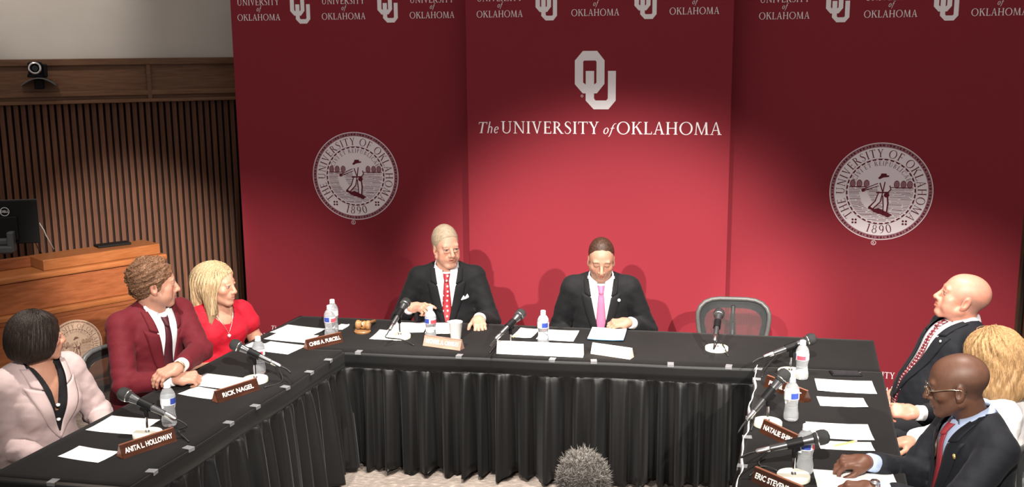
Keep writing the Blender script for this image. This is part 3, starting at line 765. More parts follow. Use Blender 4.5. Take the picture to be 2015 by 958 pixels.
sheet([z1(425, 748), z1(520, 713), z1(680, 735), z1(595, 778)], 'smaller white sheet beside the triangular nameplate of the maroon-jacketed man', 0.0)
sheet([z2(330, 508), z2(590, 405), z2(1080, 465), z2(870, 560)], 'farthest of the three white sheets at the left table corner')
sheet([z2(255, 600), z2(440, 520), z2(1025, 550), z2(800, 650)], 'middle of the three white sheets at the left table corner', 0.0014)
sheet([z2(120, 735), z2(350, 618), z2(800, 690), z2(580, 805)], 'nearest of the three white sheets at the left table corner', 0.0)
sheet([z2(-10, 690), z2(110, 640), z2(330, 660), z2(200, 720)], 'small white sheet before the woman in the red dress', 0.0)
sheet([(728, 668), (747, 651), (806, 653), (790, 672)], 'white sheet at the foot of the upright microphone')
sheet([(765, 654), (770, 636), (840, 637), (836, 658)], 'white sheet under the raised hand of the man with the red tie', 0.0014)
sheet([(838, 658), (842, 637), (909, 636), (900, 658)], 'white sheet behind the bottle and cup on the middle table', 0.0)
sheet([z6(175, 755), z6(235, 685), z6(370, 700), z6(320, 762)], 'white sheet lying left of the clear bottle on the middle table')
sheet([(1056, 669), (1068, 649.5), (1140, 652.5), (1128, 674)], 'white sheet lying right of the clear bottle on the middle table')
pad = sheet([(1153, 672), (1167.7, 648.7), (1235, 651.4), (1225.5, 673.5)], 'white pad with a blue edge under the hand of the pink-tied man', 0, th=0.006, name='writing_pad', cat='pad')
pad.data.materials.append(mat('pad_blue', (0.16, 0.35, 0.55), 0.6)); pad.modifiers['thickness'].material_offset_rim = 1
sheet([(1605, 748), (1718, 752), (1722, 776), (1607, 772)], 'large white sheet next to the phone on the right table')
sheet([(1608, 783), (1700, 785), (1706, 803), (1613, 801)], 'small white card second from the phone on the right table')
sheet([(1586, 833), (1711, 838), (1716, 868), (1593, 864)], 'white sheet before the woman with the reddish-blonde hair')
sheet([(1612.6, 871), (1715, 871.6), (1717, 887), (1613, 888)], 'narrow white sheet with a yellow pencil on it')
sheet([(1608, 929), (1757, 933), (1771, 972), (1603, 968)], 'white sheet under the hands of the man in glasses')
ts = sheet([(664, 649), (668, 641), (682, 643), (676, 652)], 'small folded white napkin behind the two bottles', 0, th=0.01, name='folded_napkin', cat='napkin')
# pencil
a_, b_ = np.array(on(1637, 882)), np.array(on(1681, 872.5)); dv = (b_ - a_) / np.linalg.norm(b_ - a_)
pn = empty('pencil', (a_[0], a_[1], TT + 0.0058), math.atan2(dv[1], dv[0])); tag(pn, 'yellow pencil lying on the narrow sheet, right table', 'pencil')
ln2 = float(np.linalg.norm(b_ - a_))
MB().tube([(0.012, 0, 0), (ln2, 0, 0)], 0.0036, 6).build('shaft', mat('pencil_yellow', (0.75, 0.58, 0.12), 0.5), pn)
MB().tube([(0, 0, 0), (0.012, 0, 0)], [0.0006, 0.0036], 6).build('tip', mat('pencil_wood', (0.6, 0.42, 0.25), 0.7), pn)
MB().tube([(ln2, 0, 0), (ln2 + 0.012, 0, 0)], 0.0037, 6).build('eraser', mat('eraser_pink', (0.7, 0.3, 0.3), 0.8), pn)
pn2 = empty('pencil', (*on(1014, 664)[:2], TT + 0.004), 0.9); tag(pn2, 'short pale pencil beside the microphone of the middle table', 'pencil')
MB().tube([(-0.02, 0, 0), (0.03, 0, 0)], 0.0036, 6).build('shaft', mat('pencil_yellow', (0.75, 0.58, 0.12), 0.5), pn2)
MB().tube([(0.03, 0, 0), (0.042, 0, 0)], [0.0036, 0.0006], 6).build('tip', mat('pencil_wood', (0.6, 0.42, 0.25), 0.7), pn2)
# phone
ph_ = on(1664, 737.5); pho = empty('mobile_phone', ph_, math.radians(-4)); tag(pho, 'black mobile phone lying on the right table', 'phone')
MB().box(-0.072, 0.072, -0.035, 0.035, 0, 0.009, bev=0.0035).build('casing', blackp, pho)
MB().box(-0.062, 0.062, -0.031, 0.031, 0.009, 0.0096).build('screen', mat('phone_glass', (0.01, 0.01, 0.012), 0.08), pho)
MB().lathe([(0.006, 0.0), (0.006, 0.0005)], 14, Matrix.Translation((0.067, 0, 0.0093))).build('home_button', mat('button_grey', (0.08, 0.08, 0.08), 0.3), pho)

# ------------------------------------------------------------------ bottles
pet = mat('bottle_plastic', (0.84, 0.87, 0.90), 0.12, spec=0.6, trans=0.80, ior=1.25)
capw = mat('bottle_cap', (0.85, 0.86, 0.88), 0.5)
lab_w = mat('label_white', (0.72, 0.74, 0.78), 0.4); lab_b = mat('label_blue', (0.03, 0.06, 0.32), 0.4); lab_r = mat('label_red', (0.62, 0.07, 0.10), 0.4)
BP = [(0.0, 0.004), (0.02, 0.0), (0.028, 0.002), (0.031, 0.010), (0.0315, 0.030), (0.0285, 0.045), (0.0262, 0.062), (0.0275, 0.078), (0.0305, 0.090), (0.0312, 0.098), (0.0312, 0.124), (0.0312, 0.131), (0.029, 0.143), (0.0235, 0.155), (0.0165, 0.164), (0.0118, 0.169), (0.0115, 0.176), (0.0, 0.176)]
body_me = MB().lathe(BP, 28).mesh('plastic_body', True); body_me.materials.append(pet)
cap_me = MB().lathe([(0.0132, 0.172), (0.0136, 0.174), (0.0136, 0.187), (0.012, 0.189), (0.0, 0.189)], 20).lathe([(0.0145, 0.169), (0.0145, 0.1715)], 20).mesh('cap', 40); cap_me.materials.append(capw)
def arcband(a0, a1, z0, z1, r, n):
    b = MB(); rows = [[(r * math.cos(math.radians(a0 + (a1 - a0) * k / n)), r * math.sin(math.radians(a0 + (a1 - a0) * k / n)), z) for k in range(n + 1)] for z in (z0, z1)]
    return b.grid(rows)
lb_me = arcband(0, 360, 0.097, 0.127, 0.0316, 28).mesh('label', True); lb_me.materials.append(lab_w)
bl_me = MB(); 
bl_me = arcband(-35, 30, 0.100, 0.126, 0.0319, 8).mesh('label_blue_patch', True); bl_me.materials.append(lab_b)
rd_me = arcband(45, 125, 0.0985, 0.119, 0.0319, 8).mesh('label_red_patch', True); rd_me.materials.append(lab_r)
rib_me = MB().tube([(0.0268 * math.cos(2 * math.pi * k / 20), 0.0268 * math.sin(2 * math.pi * k / 20), 0.062) for k in range(20)], 0.0012, 5, closed=True).mesh('rib', True); rib_me.materials.append(pet)
def bottle(px, py, rot, label, s=1.0):
    e = empty('water_bottle', on(px, py), math.radians(rot)); tag(e, label, 'bottle', 'clear water bottles'); e.scale = (s, s, s)
    b = link('plastic_body', body_me, None, e); link('rib', rib_me, None, b)
    link('cap', cap_me, None, e); l_ = link('label', lb_me, None, e)
    link('label_blue_patch', bl_me, None, l_); link('label_red_patch', rd_me, None, l_)
bottle(334, 838, -20, 'clear water bottle nearest the front on the left table')
bottle(511, 736, -160, 'clear water bottle behind the microphone of the maroon-jacketed man')
bottle(650.5, 667, -115, 'nearer of two clear bottles standing close together by the gavel')
bottle(656, 654, -190, 'farther of two clear bottles standing close together by the gavel')
bottle(848, 670, -130, 'clear water bottle in front of the man with the red tie')
bottle(1069, 679, -70, 'clear water bottle beside the pink-tied man on the middle table')
bottle(1577, 746, 160, 'clear water bottle farthest back on the right table')
bottle(1556, 827, -75, 'clear water bottle in the middle of the right table')
bottle(1583, 931, -100, 'clear water bottle nearest the front on the right table')

# ------------------------------------------------------------------ microphones
base_w = mat('mic_base_cream', (0.70, 0.69, 0.58), 0.45); grille = mat('mic_grille', (0.035, 0.036, 0.036), 0.45, metal=0.5, bump=0.8, bscale=900)
mic_b = mat('mic_body', (0.13, 0.13, 0.135), 0.3, metal=0.85); rubber = mat('cable_black', (0.012, 0.012, 0.012), 0.55)
base_me = MB().lathe([(0.0, 0), (0.058, 0.0), (0.060, 0.002), (0.060, 0.017), (0.058, 0.020), (0.0, 0.0205)], 40).mesh('base', 40); base_me.materials.append(base_w)
stem_me = MB().tube([(0, 0, 0.02), (0, 0, 0.105)], 0.0052, 12).lathe([(0.011, 0.02), (0.009, 0.026)], 16).mesh('stem', 40); stem_me.materials.append(chrome)
socket_me = MB().lathe([(0.0085, 0.085), (0.0095, 0.088), (0.0095, 0.118), (0.0075, 0.124)], 14).mesh('swivel', 40); socket_me.materials.append(blackp)
hand_me = MB().tube([(-0.075, 0, 0), (-0.07, 0, 0), (0.03, 0, 0), (0.055, 0, 0)], [0.0095, 0.0105, 0.0135, 0.0175], 18).mesh('handle', 40); hand_me.materials.append(mic_b)
clip_me = MB().tube([(-0.025, 0, 0), (0.025, 0, 0)], 0.0158, 16, cap=False).box(-0.012, 0.012, -0.007, 0.007, -0.026, -0.012).mesh('clip', 40); clip_me.materials.append(blackp)
head_me = MB().lathe([(0.0165, 0.055), (0.0205, 0.060), (0.0205, 0.066), (0.0235, 0.070), (0.0245, 0.082), (0.022, 0.094), (0.0145, 0.102), (0.0, 0.105)], 24, Matrix.Rotation(math.pi / 2, 4, 'Y')).mesh('grille', 60); head_me.materials.append(grille)
ring_me = MB().lathe([(0.0208, 0.0655), (0.0225, 0.067), (0.0225, 0.071), (0.0215, 0.072)], 24, Matrix.Rotation(math.pi / 2, 4, 'Y')).mesh('grille_ring', 40); ring_me.materials.append(silver)
plug_me = MB().tube([(-0.118, 0, 0), (-0.112, 0, 0), (-0.078, 0, 0), (-0.075, 0, 0)], [0.006, 0.0088, 0.0092, 0.008], 14).mesh('cable_plug', 40); plug_me.materials.append(silver)
def mic(px, py, az, el, label, cable=None, dz=0.0, light=False):
    e = empty('microphone', on(px, py)); e.location.z += dz; tag(e, label, 'microphone', 'table microphones on round bases')
    link('base', base_me, None, e); link('stem', stem_me, None, e)
    sw = link('swivel', socket_me, None, e)
    h = link('handle', hand_me, None, e)
    R = Matrix.Rotation(az, 4, 'Z') @ Matrix.Rotation(-el, 4, 'Y')
    HM = Matrix.Translation((0, 0, 0.139)) @ R @ Matrix.Diagonal((1.22, 1.18, 1.18, 1)); h.matrix_local = HM
    c = link('clip', clip_me, None, e); c.matrix_local = Matrix.Translation((0, 0, 0.139)) @ R @ Matrix.Diagonal((1.2, 1.16, 1.16, 1))
    g = link('grille', head_me, None, e); g.matrix_local = HM; link('grille_ring', ring_me, None, g)
    p = link('cable_plug', plug_me, None, e); p.matrix_local = HM
    t0 = HM @ Vector((-0.118, 0, 0)); td = (R @ Vector((-1, 0, 0))).to_3d()
    pts = [t0, t0 + td * 0.03, t0 + td * 0.05 + Vector((0, 0, -0.01))]
    for (cx, cy, cz) in (cable or []):
        q = on(cx, cy); pts.append(Vector((q[0] - e.location.x, q[1] - e.location.y, cz)))
    # smooth spline
    P = [pts[0]] + pts + [pts[-1]]; S = []
    for i in range(1, len(P) - 2):
        for k in range(6):
            t = k / 6; a, b2, c2, d2 = P[i - 1], P[i], P[i + 1], P[i + 2]
            S.append(0.5 * ((2 * b2) + (c2 - a) * t + (2 * a - 5 * b2 + 4 * c2 - d2) * t * t + (3 * b2 - a - 3 * c2 + d2) * t ** 3))
    S.append(pts[-1])
    MB().tube([tuple(v) for v in S], 0.0034, 6).build('cable', rubber, e, smooth=True)
    return e
OL, OR_, OC = OUT_L, OUT_R, OUT_C
mic(291, 860, OL + 0.10, 0.40, 'microphone nearest the front on the left table', [(352, 862, 0.03), (372, 872, 0.004)])
mic(503, 752, OL + 0.15, 0.42, 'microphone in front of the man in the maroon jacket', [(546, 735, 0.05), (556, 752, 0.004), (520, 765, 0.004)])
mic(787, 666, OC - 0.12, 0.42, 'upright microphone in front of the man with the red tie', [(790, 676, 0.02), (815, 682, 0.004)])
mic(1005, 689, OC - 0.42, 0.36, 'microphone rising behind the long white nameplate', [(984, 676, 0.03), (964, 697, 0.004)])
mic(1410, 690, OC - 0.08, 0.38, 'microphone in front of the empty mesh chair', [(1416, 685, 0.04), (1433, 703, 0.004)])
mic(1555, 737, OR_ + 0.30, 0.36, 'microphone farthest back on the right table', [(1535, 712, 0.06), (1507, 728, 0.01), (1499, 745, 0.004)])
mic(1510, 838, OR_ + 0.50, 0.85, 'microphone in the middle of the right table', [(1487, 822, 0.05), (1478, 850, 0.004)])
mic(1561, 944, OR_ + 0.18, 0.26, 'microphone nearest the front on the right table', [(1510, 905, 0.05), (1493, 916, 0.004), (1530, 930, 0.004), (1500, 922, 0.006), (1475, 940, 0.004)])

# ------------------------------------------------------------------ nameplates
plate_w = wood_mat('nameplate_walnut', (0.034, 0.011, 0.006), (0.065, 0.022, 0.012), (3, 30, 30), 0.22, 4)
plate_e = wood_mat('nameplate_end', (0.18, 0.066, 0.036), (0.25, 0.10, 0.06), (3, 30, 30), 0.3, 4)
gold_w = mat('engraved_white', (0.86, 0.83, 0.76), 0.5)
def nameplate(a, b, text, label, h=0.052, m=None, tm=None, ts=0.027):
    """a, b: pixels of the front bottom edge, left and right when read"""
    A, B = np.array(on(*a)), np.array(on(*b)); d = B - A; L = float(np.linalg.norm(d)); ang = math.atan2(d[1], d[0])
    e = empty('nameplate', tuple(A), ang); tag(e, label, 'nameplate', 'wooden desk nameplates')
    D = 0.05
    MB().add([(0, 0, 0), (L, 0, 0), (L, 0.021, h), (0, 0.021, h), (0, 0.027, h), (L, 0.027, h), (L, D, 0), (0, D, 0)],
             [(0, 1, 2, 3), (3, 2, 5, 4), (4, 5, 6, 7), (0, 7, 6, 1), (0, 3, 4, 7), (1, 6, 5, 2)]).build('block', m or plate_w, e)
    MB().add([(-0.0008, 0.003, 0.002), (-0.0008, 0.0225, h - 0.003), (-0.0008, 0.0255, h - 0.003), (-0.0008, D - 0.003, 0.002)], [(0, 1, 2, 3)]).build('end_grain', m or plate_e, e)
    MB().box(0, L, 0.0195, 0.0285, h - 0.0005, h + 0.002).build('top_edge', m or plate_e, e)
    if text:
        me = font_mesh(text, ts, 'lettering', bold=0.0007)
        xs = [v.co.x for v in me.vertices]; wd = max(xs) - min(xs)
        t_ = link('lettering', me, tm or gold_w, e)
        tilt = math.atan2(h, 0.021)
        s = min(1.15, (L * 0.88) / wd)
        t_.matrix_local = Matrix.Translation((L / 2, 0.0102 - 0.0009, h * 0.5 + 0.0003)) @ Matrix.Rotation(tilt, 4, 'X') @ Matrix.Diagonal((s, 1.05, 1, 1))
    return e
nameplate((243, 905), (349, 869), 'ANITA L. HOLLOWAY', 'wooden nameplate nearest the front on the left table', 0.052)
nameplate((430, 795), (512, 768), 'RICK NAGEL', 'wooden nameplate in front of the man in the maroon jacket')
nameplate((607, 690.5), (676, 674), 'CHRIS A. PURCELL', 'wooden nameplate at the left corner by the two bottles')
gl = wood_mat('nameplate_glare', (0.30, 0.17, 0.13), (0.42, 0.25, 0.19), (3, 30, 30), 0.12, 4)  # wood lightened in colour to imitate overhead glare on the gloss
nameplate((832, 681), (905, 691), 'MICHAEL A. CAWLEY', 'glossy glare-washed nameplate in front of the man with the red tie', m=gl, tm=mat('engraved_bright', (0.95, 0.93, 0.9), 0.3), ts=0.03)
nameplate((1162, 697), (1240, 708.5), '', 'glossy nameplate coloured pale with glare, before the pink-tied man', m=mat('nameplate_glare_pale', (0.72, 0.58, 0.50), 0.2, noise=0.05, nscale=8))  # pale base colour stands in for reflected light on the face
nameplate((977, 697), (1147, 704.5), '', 'long blank nameplate coloured glare-white on the middle table', h=0.062, m=paper_m)  # paper white imitates a plate face lost in full glare
nameplate((1502, 762), (1580, 794), 'PHIL B. ALBERT', 'wooden nameplate partly hidden behind a bottle, right table')
nameplate((1494, 852), (1570, 889), 'NATALIE SHIRLEY', 'wooden nameplate in the middle of the right table')
nameplate((1477, 949), (1570, 990), 'ERIC STEVENSON', 'wooden nameplate nearest the front on the right table')

# ------------------------------------------------------------------ gavel, block and cup
gw = wood_mat('gavel_maple', (0.24, 0.11, 0.045), (0.36, 0.19, 0.085), (4, 4, 20), 0.25, 6)
g0 = on(713.5, 655)
blk = MB().lathe([(0.0, 0), (0.044, 0), (0.047, 0.004), (0.047, 0.010), (0.043, 0.014), (0.043, 0.018), (0.0, 0.018)], 32).build('sound_block', gw, None, smooth=40); blk.location = g0
tag(blk, 'round wooden sound block under the gavel', 'sound block')
gv = empty('gavel', (g0[0] + 0.005, g0[1], g0[2] + 0.018 + 0.0265), math.radians(-12)); tag(gv, 'wooden judge gavel resting on its round block', 'gavel')
prof = [(0.0, -0.04), (0.022, -0.04), (0.0255, -0.037), (0.0265, -0.028), (0.0245, -0.021), (0.022, -0.019), (0.0215, -0.012), (0.0235, -0.009), (0.0235, 0.009), (0.0215, 0.012), (0.022, 0.019), (0.0245, 0.021), (0.0265, 0.028), (0.0255, 0.037), (0.022, 0.04), (0.0, 0.04)]
MB().lathe(prof, 28, Matrix.Rotation(math.pi / 2, 4, 'Y')).build('head', gw, gv, smooth=50)
MB().lathe([(0.0243, -0.005), (0.0247, -0.004), (0.0247, 0.004), (0.0243, 0.005)], 28, Matrix.Rotation(math.pi / 2, 4, 'Y')).build('brass_band', mat('brass', (0.75, 0.55, 0.25), 0.25, metal=1.0), gv, smooth=40)
MB().tube([(0, 0.02, 0), (0, 0.05, -0.004), (0, 0.12, -0.016), (0, 0.19, -0.028), (0, 0.2, -0.0295)], [0.008, 0.006, 0.009, 0.011, 0.006], 14).build('handle', gw, gv, smooth=60)
cp = MB().lathe([(0.0, 0.0), (0.026, 0.0), (0.027, 0.003), (0.0375, 0.100), (0.0392, 0.102), (0.0385, 0.105), (0.0362, 0.103), (0.0262, 0.008), (0.0, 0.007)], 32).build('foam_cup', mat('white_foam', (0.86, 0.86, 0.85), 0.7), None, smooth=50)
cp.location = on(897, 670); tag(cp, 'white foam cup behind the glossy nameplate, middle table', 'cup')

# ------------------------------------------------------------------ mesh office chairs
ch_frame = mat('chair_frame_grey', (0.085, 0.085, 0.082), 0.35, spec=0.5, noise=0.08, nscale=20)
ch_dark = mat('chair_dark', (0.022, 0.0235, 0.024), 0.55, noise=0.1, nscale=30)
def mesh_mat():
    m = bpy.data.materials.new('chair_mesh'); t = nt(m); N, L = t.nodes, t.links; b = N['Principled BSDF']
    b.inputs['Base Color'].default_value = (0.045, 0.047, 0.046, 1); b.inputs['Roughness'].default_value = 0.7
    tc = N.new('ShaderNodeTexCoord'); wv = N.new('ShaderNodeTexWave'); wv.inputs['Scale'].default_value = 42; wv.bands_direction = 'X'; wv.inputs['Distortion'].default_value = 0.5
    L.new(tc.outputs['Object'], wv.inputs['Vector'])
    r = N.new('ShaderNodeMapRange'); r.inputs['To Min'].default_value = 0.38; r.inputs['To Max'].default_value = 0.68
    L.new(wv.outputs['Fac'], r.inputs['Value']); L.new(r.outputs['Result'], b.inputs['Alpha'])
    return m
ch_mesh = mesh_mat()
half = [(0.0, 0.840), (0.08, 0.841), (0.13, 0.836), (0.168, 0.820), (0.196, 0.790), (0.210, 0.750), (0.212, 0.710), (0.205, 0.64), (0.192, 0.56), (0.182, 0.49), (0.165, 0.455), (0.12, 0.44), (0.0, 0.435)]
half = [(x, z * 0.87) for (x, z) in half]
loop = half + [(-x, z) for (x, z) in half[-2:0:-1]]
def back_y(x, z): return 0.235 + 0.05 * (z - 0.45) - 0.12 * (x / 0.21) ** 2 * 0.3 + 0.05 * max(0, z - 0.7)
def make_chair():
    e = empty('office_chair'); tag(e, 'x', 'chair', 'grey mesh office chairs')
    fr = MB().tube([(x, back_y(x, z), z) for (x, z) in loop], 0.0135, 10, closed=True).build('back_frame', ch_frame, e, smooth=True)
    # dark fabric border and mesh panel
    cx, cz = 0.0, 0.59
    rows = [[(cx + (x - cx) * k, back_y(x * k, cz + (z - cz) * k) + 0.002, cz + (z - cz) * k - (0.985 - k) * 0.16 * (z > 0.58)) for (x, z) in loop] for k in (0.985, 0.9, 0.80)]
    MB().grid(rows, closed=True).build('back_border', ch_dark, e, smooth=True)
    rows = [[(cx + (x - cx) * k, back_y(x * k, cz + (z - cz) * k), cz + (z - cz) * k - 0.028 * (z > 0.58) * min(1, k / 0.8)) for (x, z) in loop] for k in (0.81, 0.6, 0.4, 0.2, 0.02)]
    MB().grid(rows, closed=True).build('back_mesh', ch_mesh, e, smooth=True)
    MB().tube([(0, 0.245, 0.69), (0, 0.27, 0.60), (0, 0.24, 0.46), (0, 0.12, 0.385)], [0.012, 0.016, 0.022, 0.028], 10).build('spine', ch_dark, e, smooth=True)
    MB().box(-0.23, 0.23, -0.22, 0.22, 0.385, 0.43, bev=0.02).build('seat', ch_dark, e, smooth=50)
    MB().tube([(0, 0, 0.09), (0, 0, 0.25), (0, 0, 0.25), (0, 0, 0.385)], [0.028, 0.028, 0.018, 0.018], 14).build('gas_column', ch_frame, e, smooth=50)
    for k in range(5):
        a = 2 * math.pi * k / 5 + 0.3
        lg_ = MB().tube([(0, 0, 0.10), (0.12 * math.cos(a), 0.12 * math.sin(a), 0.095), (0.28 * math.cos(a), 0.28 * math.sin(a), 0.065)], [0.026, 0.02, 0.014], 8).build('base_leg', ch_frame, e, smooth=50)
        MB().lathe([(0.0, -0.016), (0.024, -0.016), (0.026, 0), (0.024, 0.016), (0.0, 0.016)], 14, Matrix.Translation((0.285 * math.cos(a), 0.285 * math.sin(a), 0.0265)) @ Matrix.Rotation(a, 4, 'Z') @ Matrix.Rotation(math.pi / 2, 4, 'X')).build('caster', blackp, lg_, smooth=40)
    return e
chair0 = make_chair(); _used = [False]
def chair(x, y, rz, label):
    o = chair0 if not _used[0] else copy_tree(chair0); _used[0] = True
    o.location = (x, y, FZ); o.rotation_euler = (0, 0, rz); o['label'] = label
    return o
# ------------------------------------------------------------------ people: smooth implicit surfaces turned into meshes
f32 = np.float32
def A3(*v): return np.array(v, dtype=float)
def nrm(v): v = np.asarray(v, float); return v / (np.linalg.norm(v) + 1e-12)
def s_cone(a, b, ra, rb):
    a, b = np.asarray(a, float), np.asarray(b, float); ab = b - a; L2_ = float(ab @ ab) + 1e-9
    a_, ab_ = a.astype(f32), ab.astype(f32)
    def f(P):
        q = P - a_; t = np.clip(q @ ab_ / f32(L2_), 0, 1)
        q = q - t[:, None] * ab_
        return np.sqrt(np.einsum('ij,ij->i', q, q)) - (ra + (rb - ra) * t).astype(f32)
    return f
def s_ell(c, r, R=None):
    c_ = np.asarray(c, f32); r_ = np.asarray(r, f32); Rt = None if R is None else np.asarray(R, f32)
    def f(P):
        q = P - c_
        if Rt is not None: q = q @ Rt            # columns of R are the local axes
        q = q / r_; k0 = np.sqrt(np.einsum('ij,ij->i', q, q)); q /= r_; k1 = np.sqrt(np.einsum('ij,ij->i', q, q)) + f32(1e-9)
        return k0 * (k0 - 1) / k1
    return f
def smin(a, b, k):
    if k <= 0: return np.minimum(a, b)
    h = np.clip(0.5 + 0.5 * (b - a) / k, 0, 1); return b * (1 - h) + a * h - k * h * (1 - h)
def smax(a, b, k): return -smin(-a, -b, k)
def combine(prims):
    """prims: (field, k, op) with op 'u' add or 's' cut"""
    def f(P):
        d = None
        for fn, k, op in prims:
            v = fn(P)
            if d is None: d = v
            elif op == 'u': d = smin(d, v, k)
            else: d = smax(d, -v, k)
        return d
    return f
def polygonise(f, lo, hi, h, B=8):
    lo = np.asarray(lo, float); hi = np.asarray(hi, float)
    nb = np.maximum(1, np.ceil((hi - lo) / (h * B)).astype(int)); n = nb * B + 1
    bc = np.stack(np.meshgrid(*[np.arange(k) for k in nb], indexing='ij'), -1).reshape(-1, 3)
    cen = (lo + (bc + 0.5) * B * h).astype(f32)
    dc = f(cen)
    D = np.repeat(np.repeat(np.repeat(dc.reshape(nb), B, 0), B, 1), B, 2)
    D = np.pad(D, ((0, 1), (0, 1), (0, 1)), mode='edge').astype(f32)
    act = bc[np.abs(dc) < B * h * 0.87 * 1.25 + 0.006]
    g = np.stack(np.meshgrid(*[np.arange(B + 1)] * 3, indexing='ij'), -1).reshape(-1, 3)
    for s in range(0, len(act), 400):
        a = act[s:s + 400]
        idx = (a[:, None, :] * B + g[None]).reshape(-1, 3)
        v = f((lo + idx * h).astype(f32)); D[idx[:, 0], idx[:, 1], idx[:, 2]] = v
    S = D < 0
    c = np.zeros(tuple(k - 1 for k in D.shape), np.uint8)
    for i in (0, 1):
        for j in (0, 1):
            for k in (0, 1): c += S[i:S.shape[0] - 1 + i, j:S.shape[1] - 1 + j, k:S.shape[2] - 1 + k]
    cells = np.argwhere((c > 0) & (c < 8))
    if len(cells) == 0: return np.zeros((0, 3)), np.zeros((0, 4), int)
    cid = np.full(c.shape, -1, np.int32); cid[cells[:, 0], cells[:, 1], cells[:, 2]] = np.arange(len(cells))
    off = np.array([(i, j, k) for i in (0, 1) for j in (0, 1) for k in (0, 1)])
    val = np.stack([D[cells[:, 0] + o[0], cells[:, 1] + o[1], cells[:, 2] + o[2]] for o in off], 1)
    acc = np.zeros((len(cells), 3)); cnt = np.zeros(len(cells))
    for a in range(8):
        for b in range(a + 1, 8):
            if np.abs(off[a] - off[b]).sum() != 1: continue
            va, vb = val[:, a], val[:, b]; m = (va < 0) != (vb < 0)
            t = np.where(m, va / np.where(m, va - vb, 1), 0)
            acc += np.where(m[:, None], off[a] + t[:, None] * (off[b] - off[a]), 0); cnt += m
    V = lo + (cells + acc / cnt[:, None]) * h
    Q = []
    for ax in range(3):
        u, v = (ax + 1) % 3, (ax + 2) % 3
        s0 = [slice(None)] * 3; s1 = [slice(None)] * 3
        s0[ax] = slice(0, -1); s1[ax] = slice(1, None)
        ch = S[tuple(s0)] != S[tuple(s1)]; e = np.argwhere(ch)
        ok = (e[:, u] > 0) & (e[:, v] > 0) & (e[:, u] < c.shape[u]) & (e[:, v] < c.shape[v]); e = e[ok]
        ins = S[e[:, 0], e[:, 1], e[:, 2]]
        q = []
        for (du, dv) in ((0, 0), (-1, 0), (-1, -1), (0, -1)):
            ee = e.copy(); ee[:, u] += du; ee[:, v] += dv; q.append(cid[ee[:, 0], ee[:, 1], ee[:, 2]])
        q = np.stack(q, 1); q[~ins] = q[~ins][:, ::-1]; Q.append(q[(q >= 0).all(1)])
    return V, np.concatenate(Q)
def mesh_from(V, Q, name, m=None, cols=None, smooth=True):
    me = bpy.data.meshes.new(name)
    me.vertices.add(len(V)); me.vertices.foreach_set('co', np.asarray(V, f32).ravel())
    nq = len(Q); k = Q.shape[1]
    me.loops.add(nq * k); me.loops.foreach_set('vertex_index', np.asarray(Q, np.int32).ravel())
    me.polygons.add(nq); me.polygons.foreach_set('loop_start', np.arange(nq, dtype=np.int32) * k)
    me.update(calc_edges=True); me.validate()
    if smooth: me.polygons.foreach_set('use_smooth', np.ones(len(me.polygons), bool))
    if cols is not None:
        a = me.color_attributes.new('Col', 'FLOAT_COLOR', 'POINT')
        a.data.foreach_set('color', np.c_[cols, np.ones(len(cols))].astype(f32).ravel())
    if m: me.materials.append(m)
    return me
def wob(P, s, a, ph=0.0):
    x, y, z = P[:, 0] * s, P[:, 1] * s, P[:, 2] * s
    return a * (np.sin(x * 1.0 + 1.7 * np.sin(z * 0.9 + ph)) * np.cos(z * 1.3 + ph + 0.8 * y) + 0.6 * np.sin(y * 1.7 + z * 2.1 + ph * 2) * np.cos(x * 1.9 - ph)).astype(f32)
def rotm(yaw=0, pitch=0, roll=0):
    """head rotation: yaw about z, pitch about x (positive looks down), roll about y"""
    return np.array(Matrix.Rotation(yaw, 3, 'Z') @ Matrix.Rotation(pitch, 3, 'X') @ Matrix.Rotation(roll, 3, 'Y'))

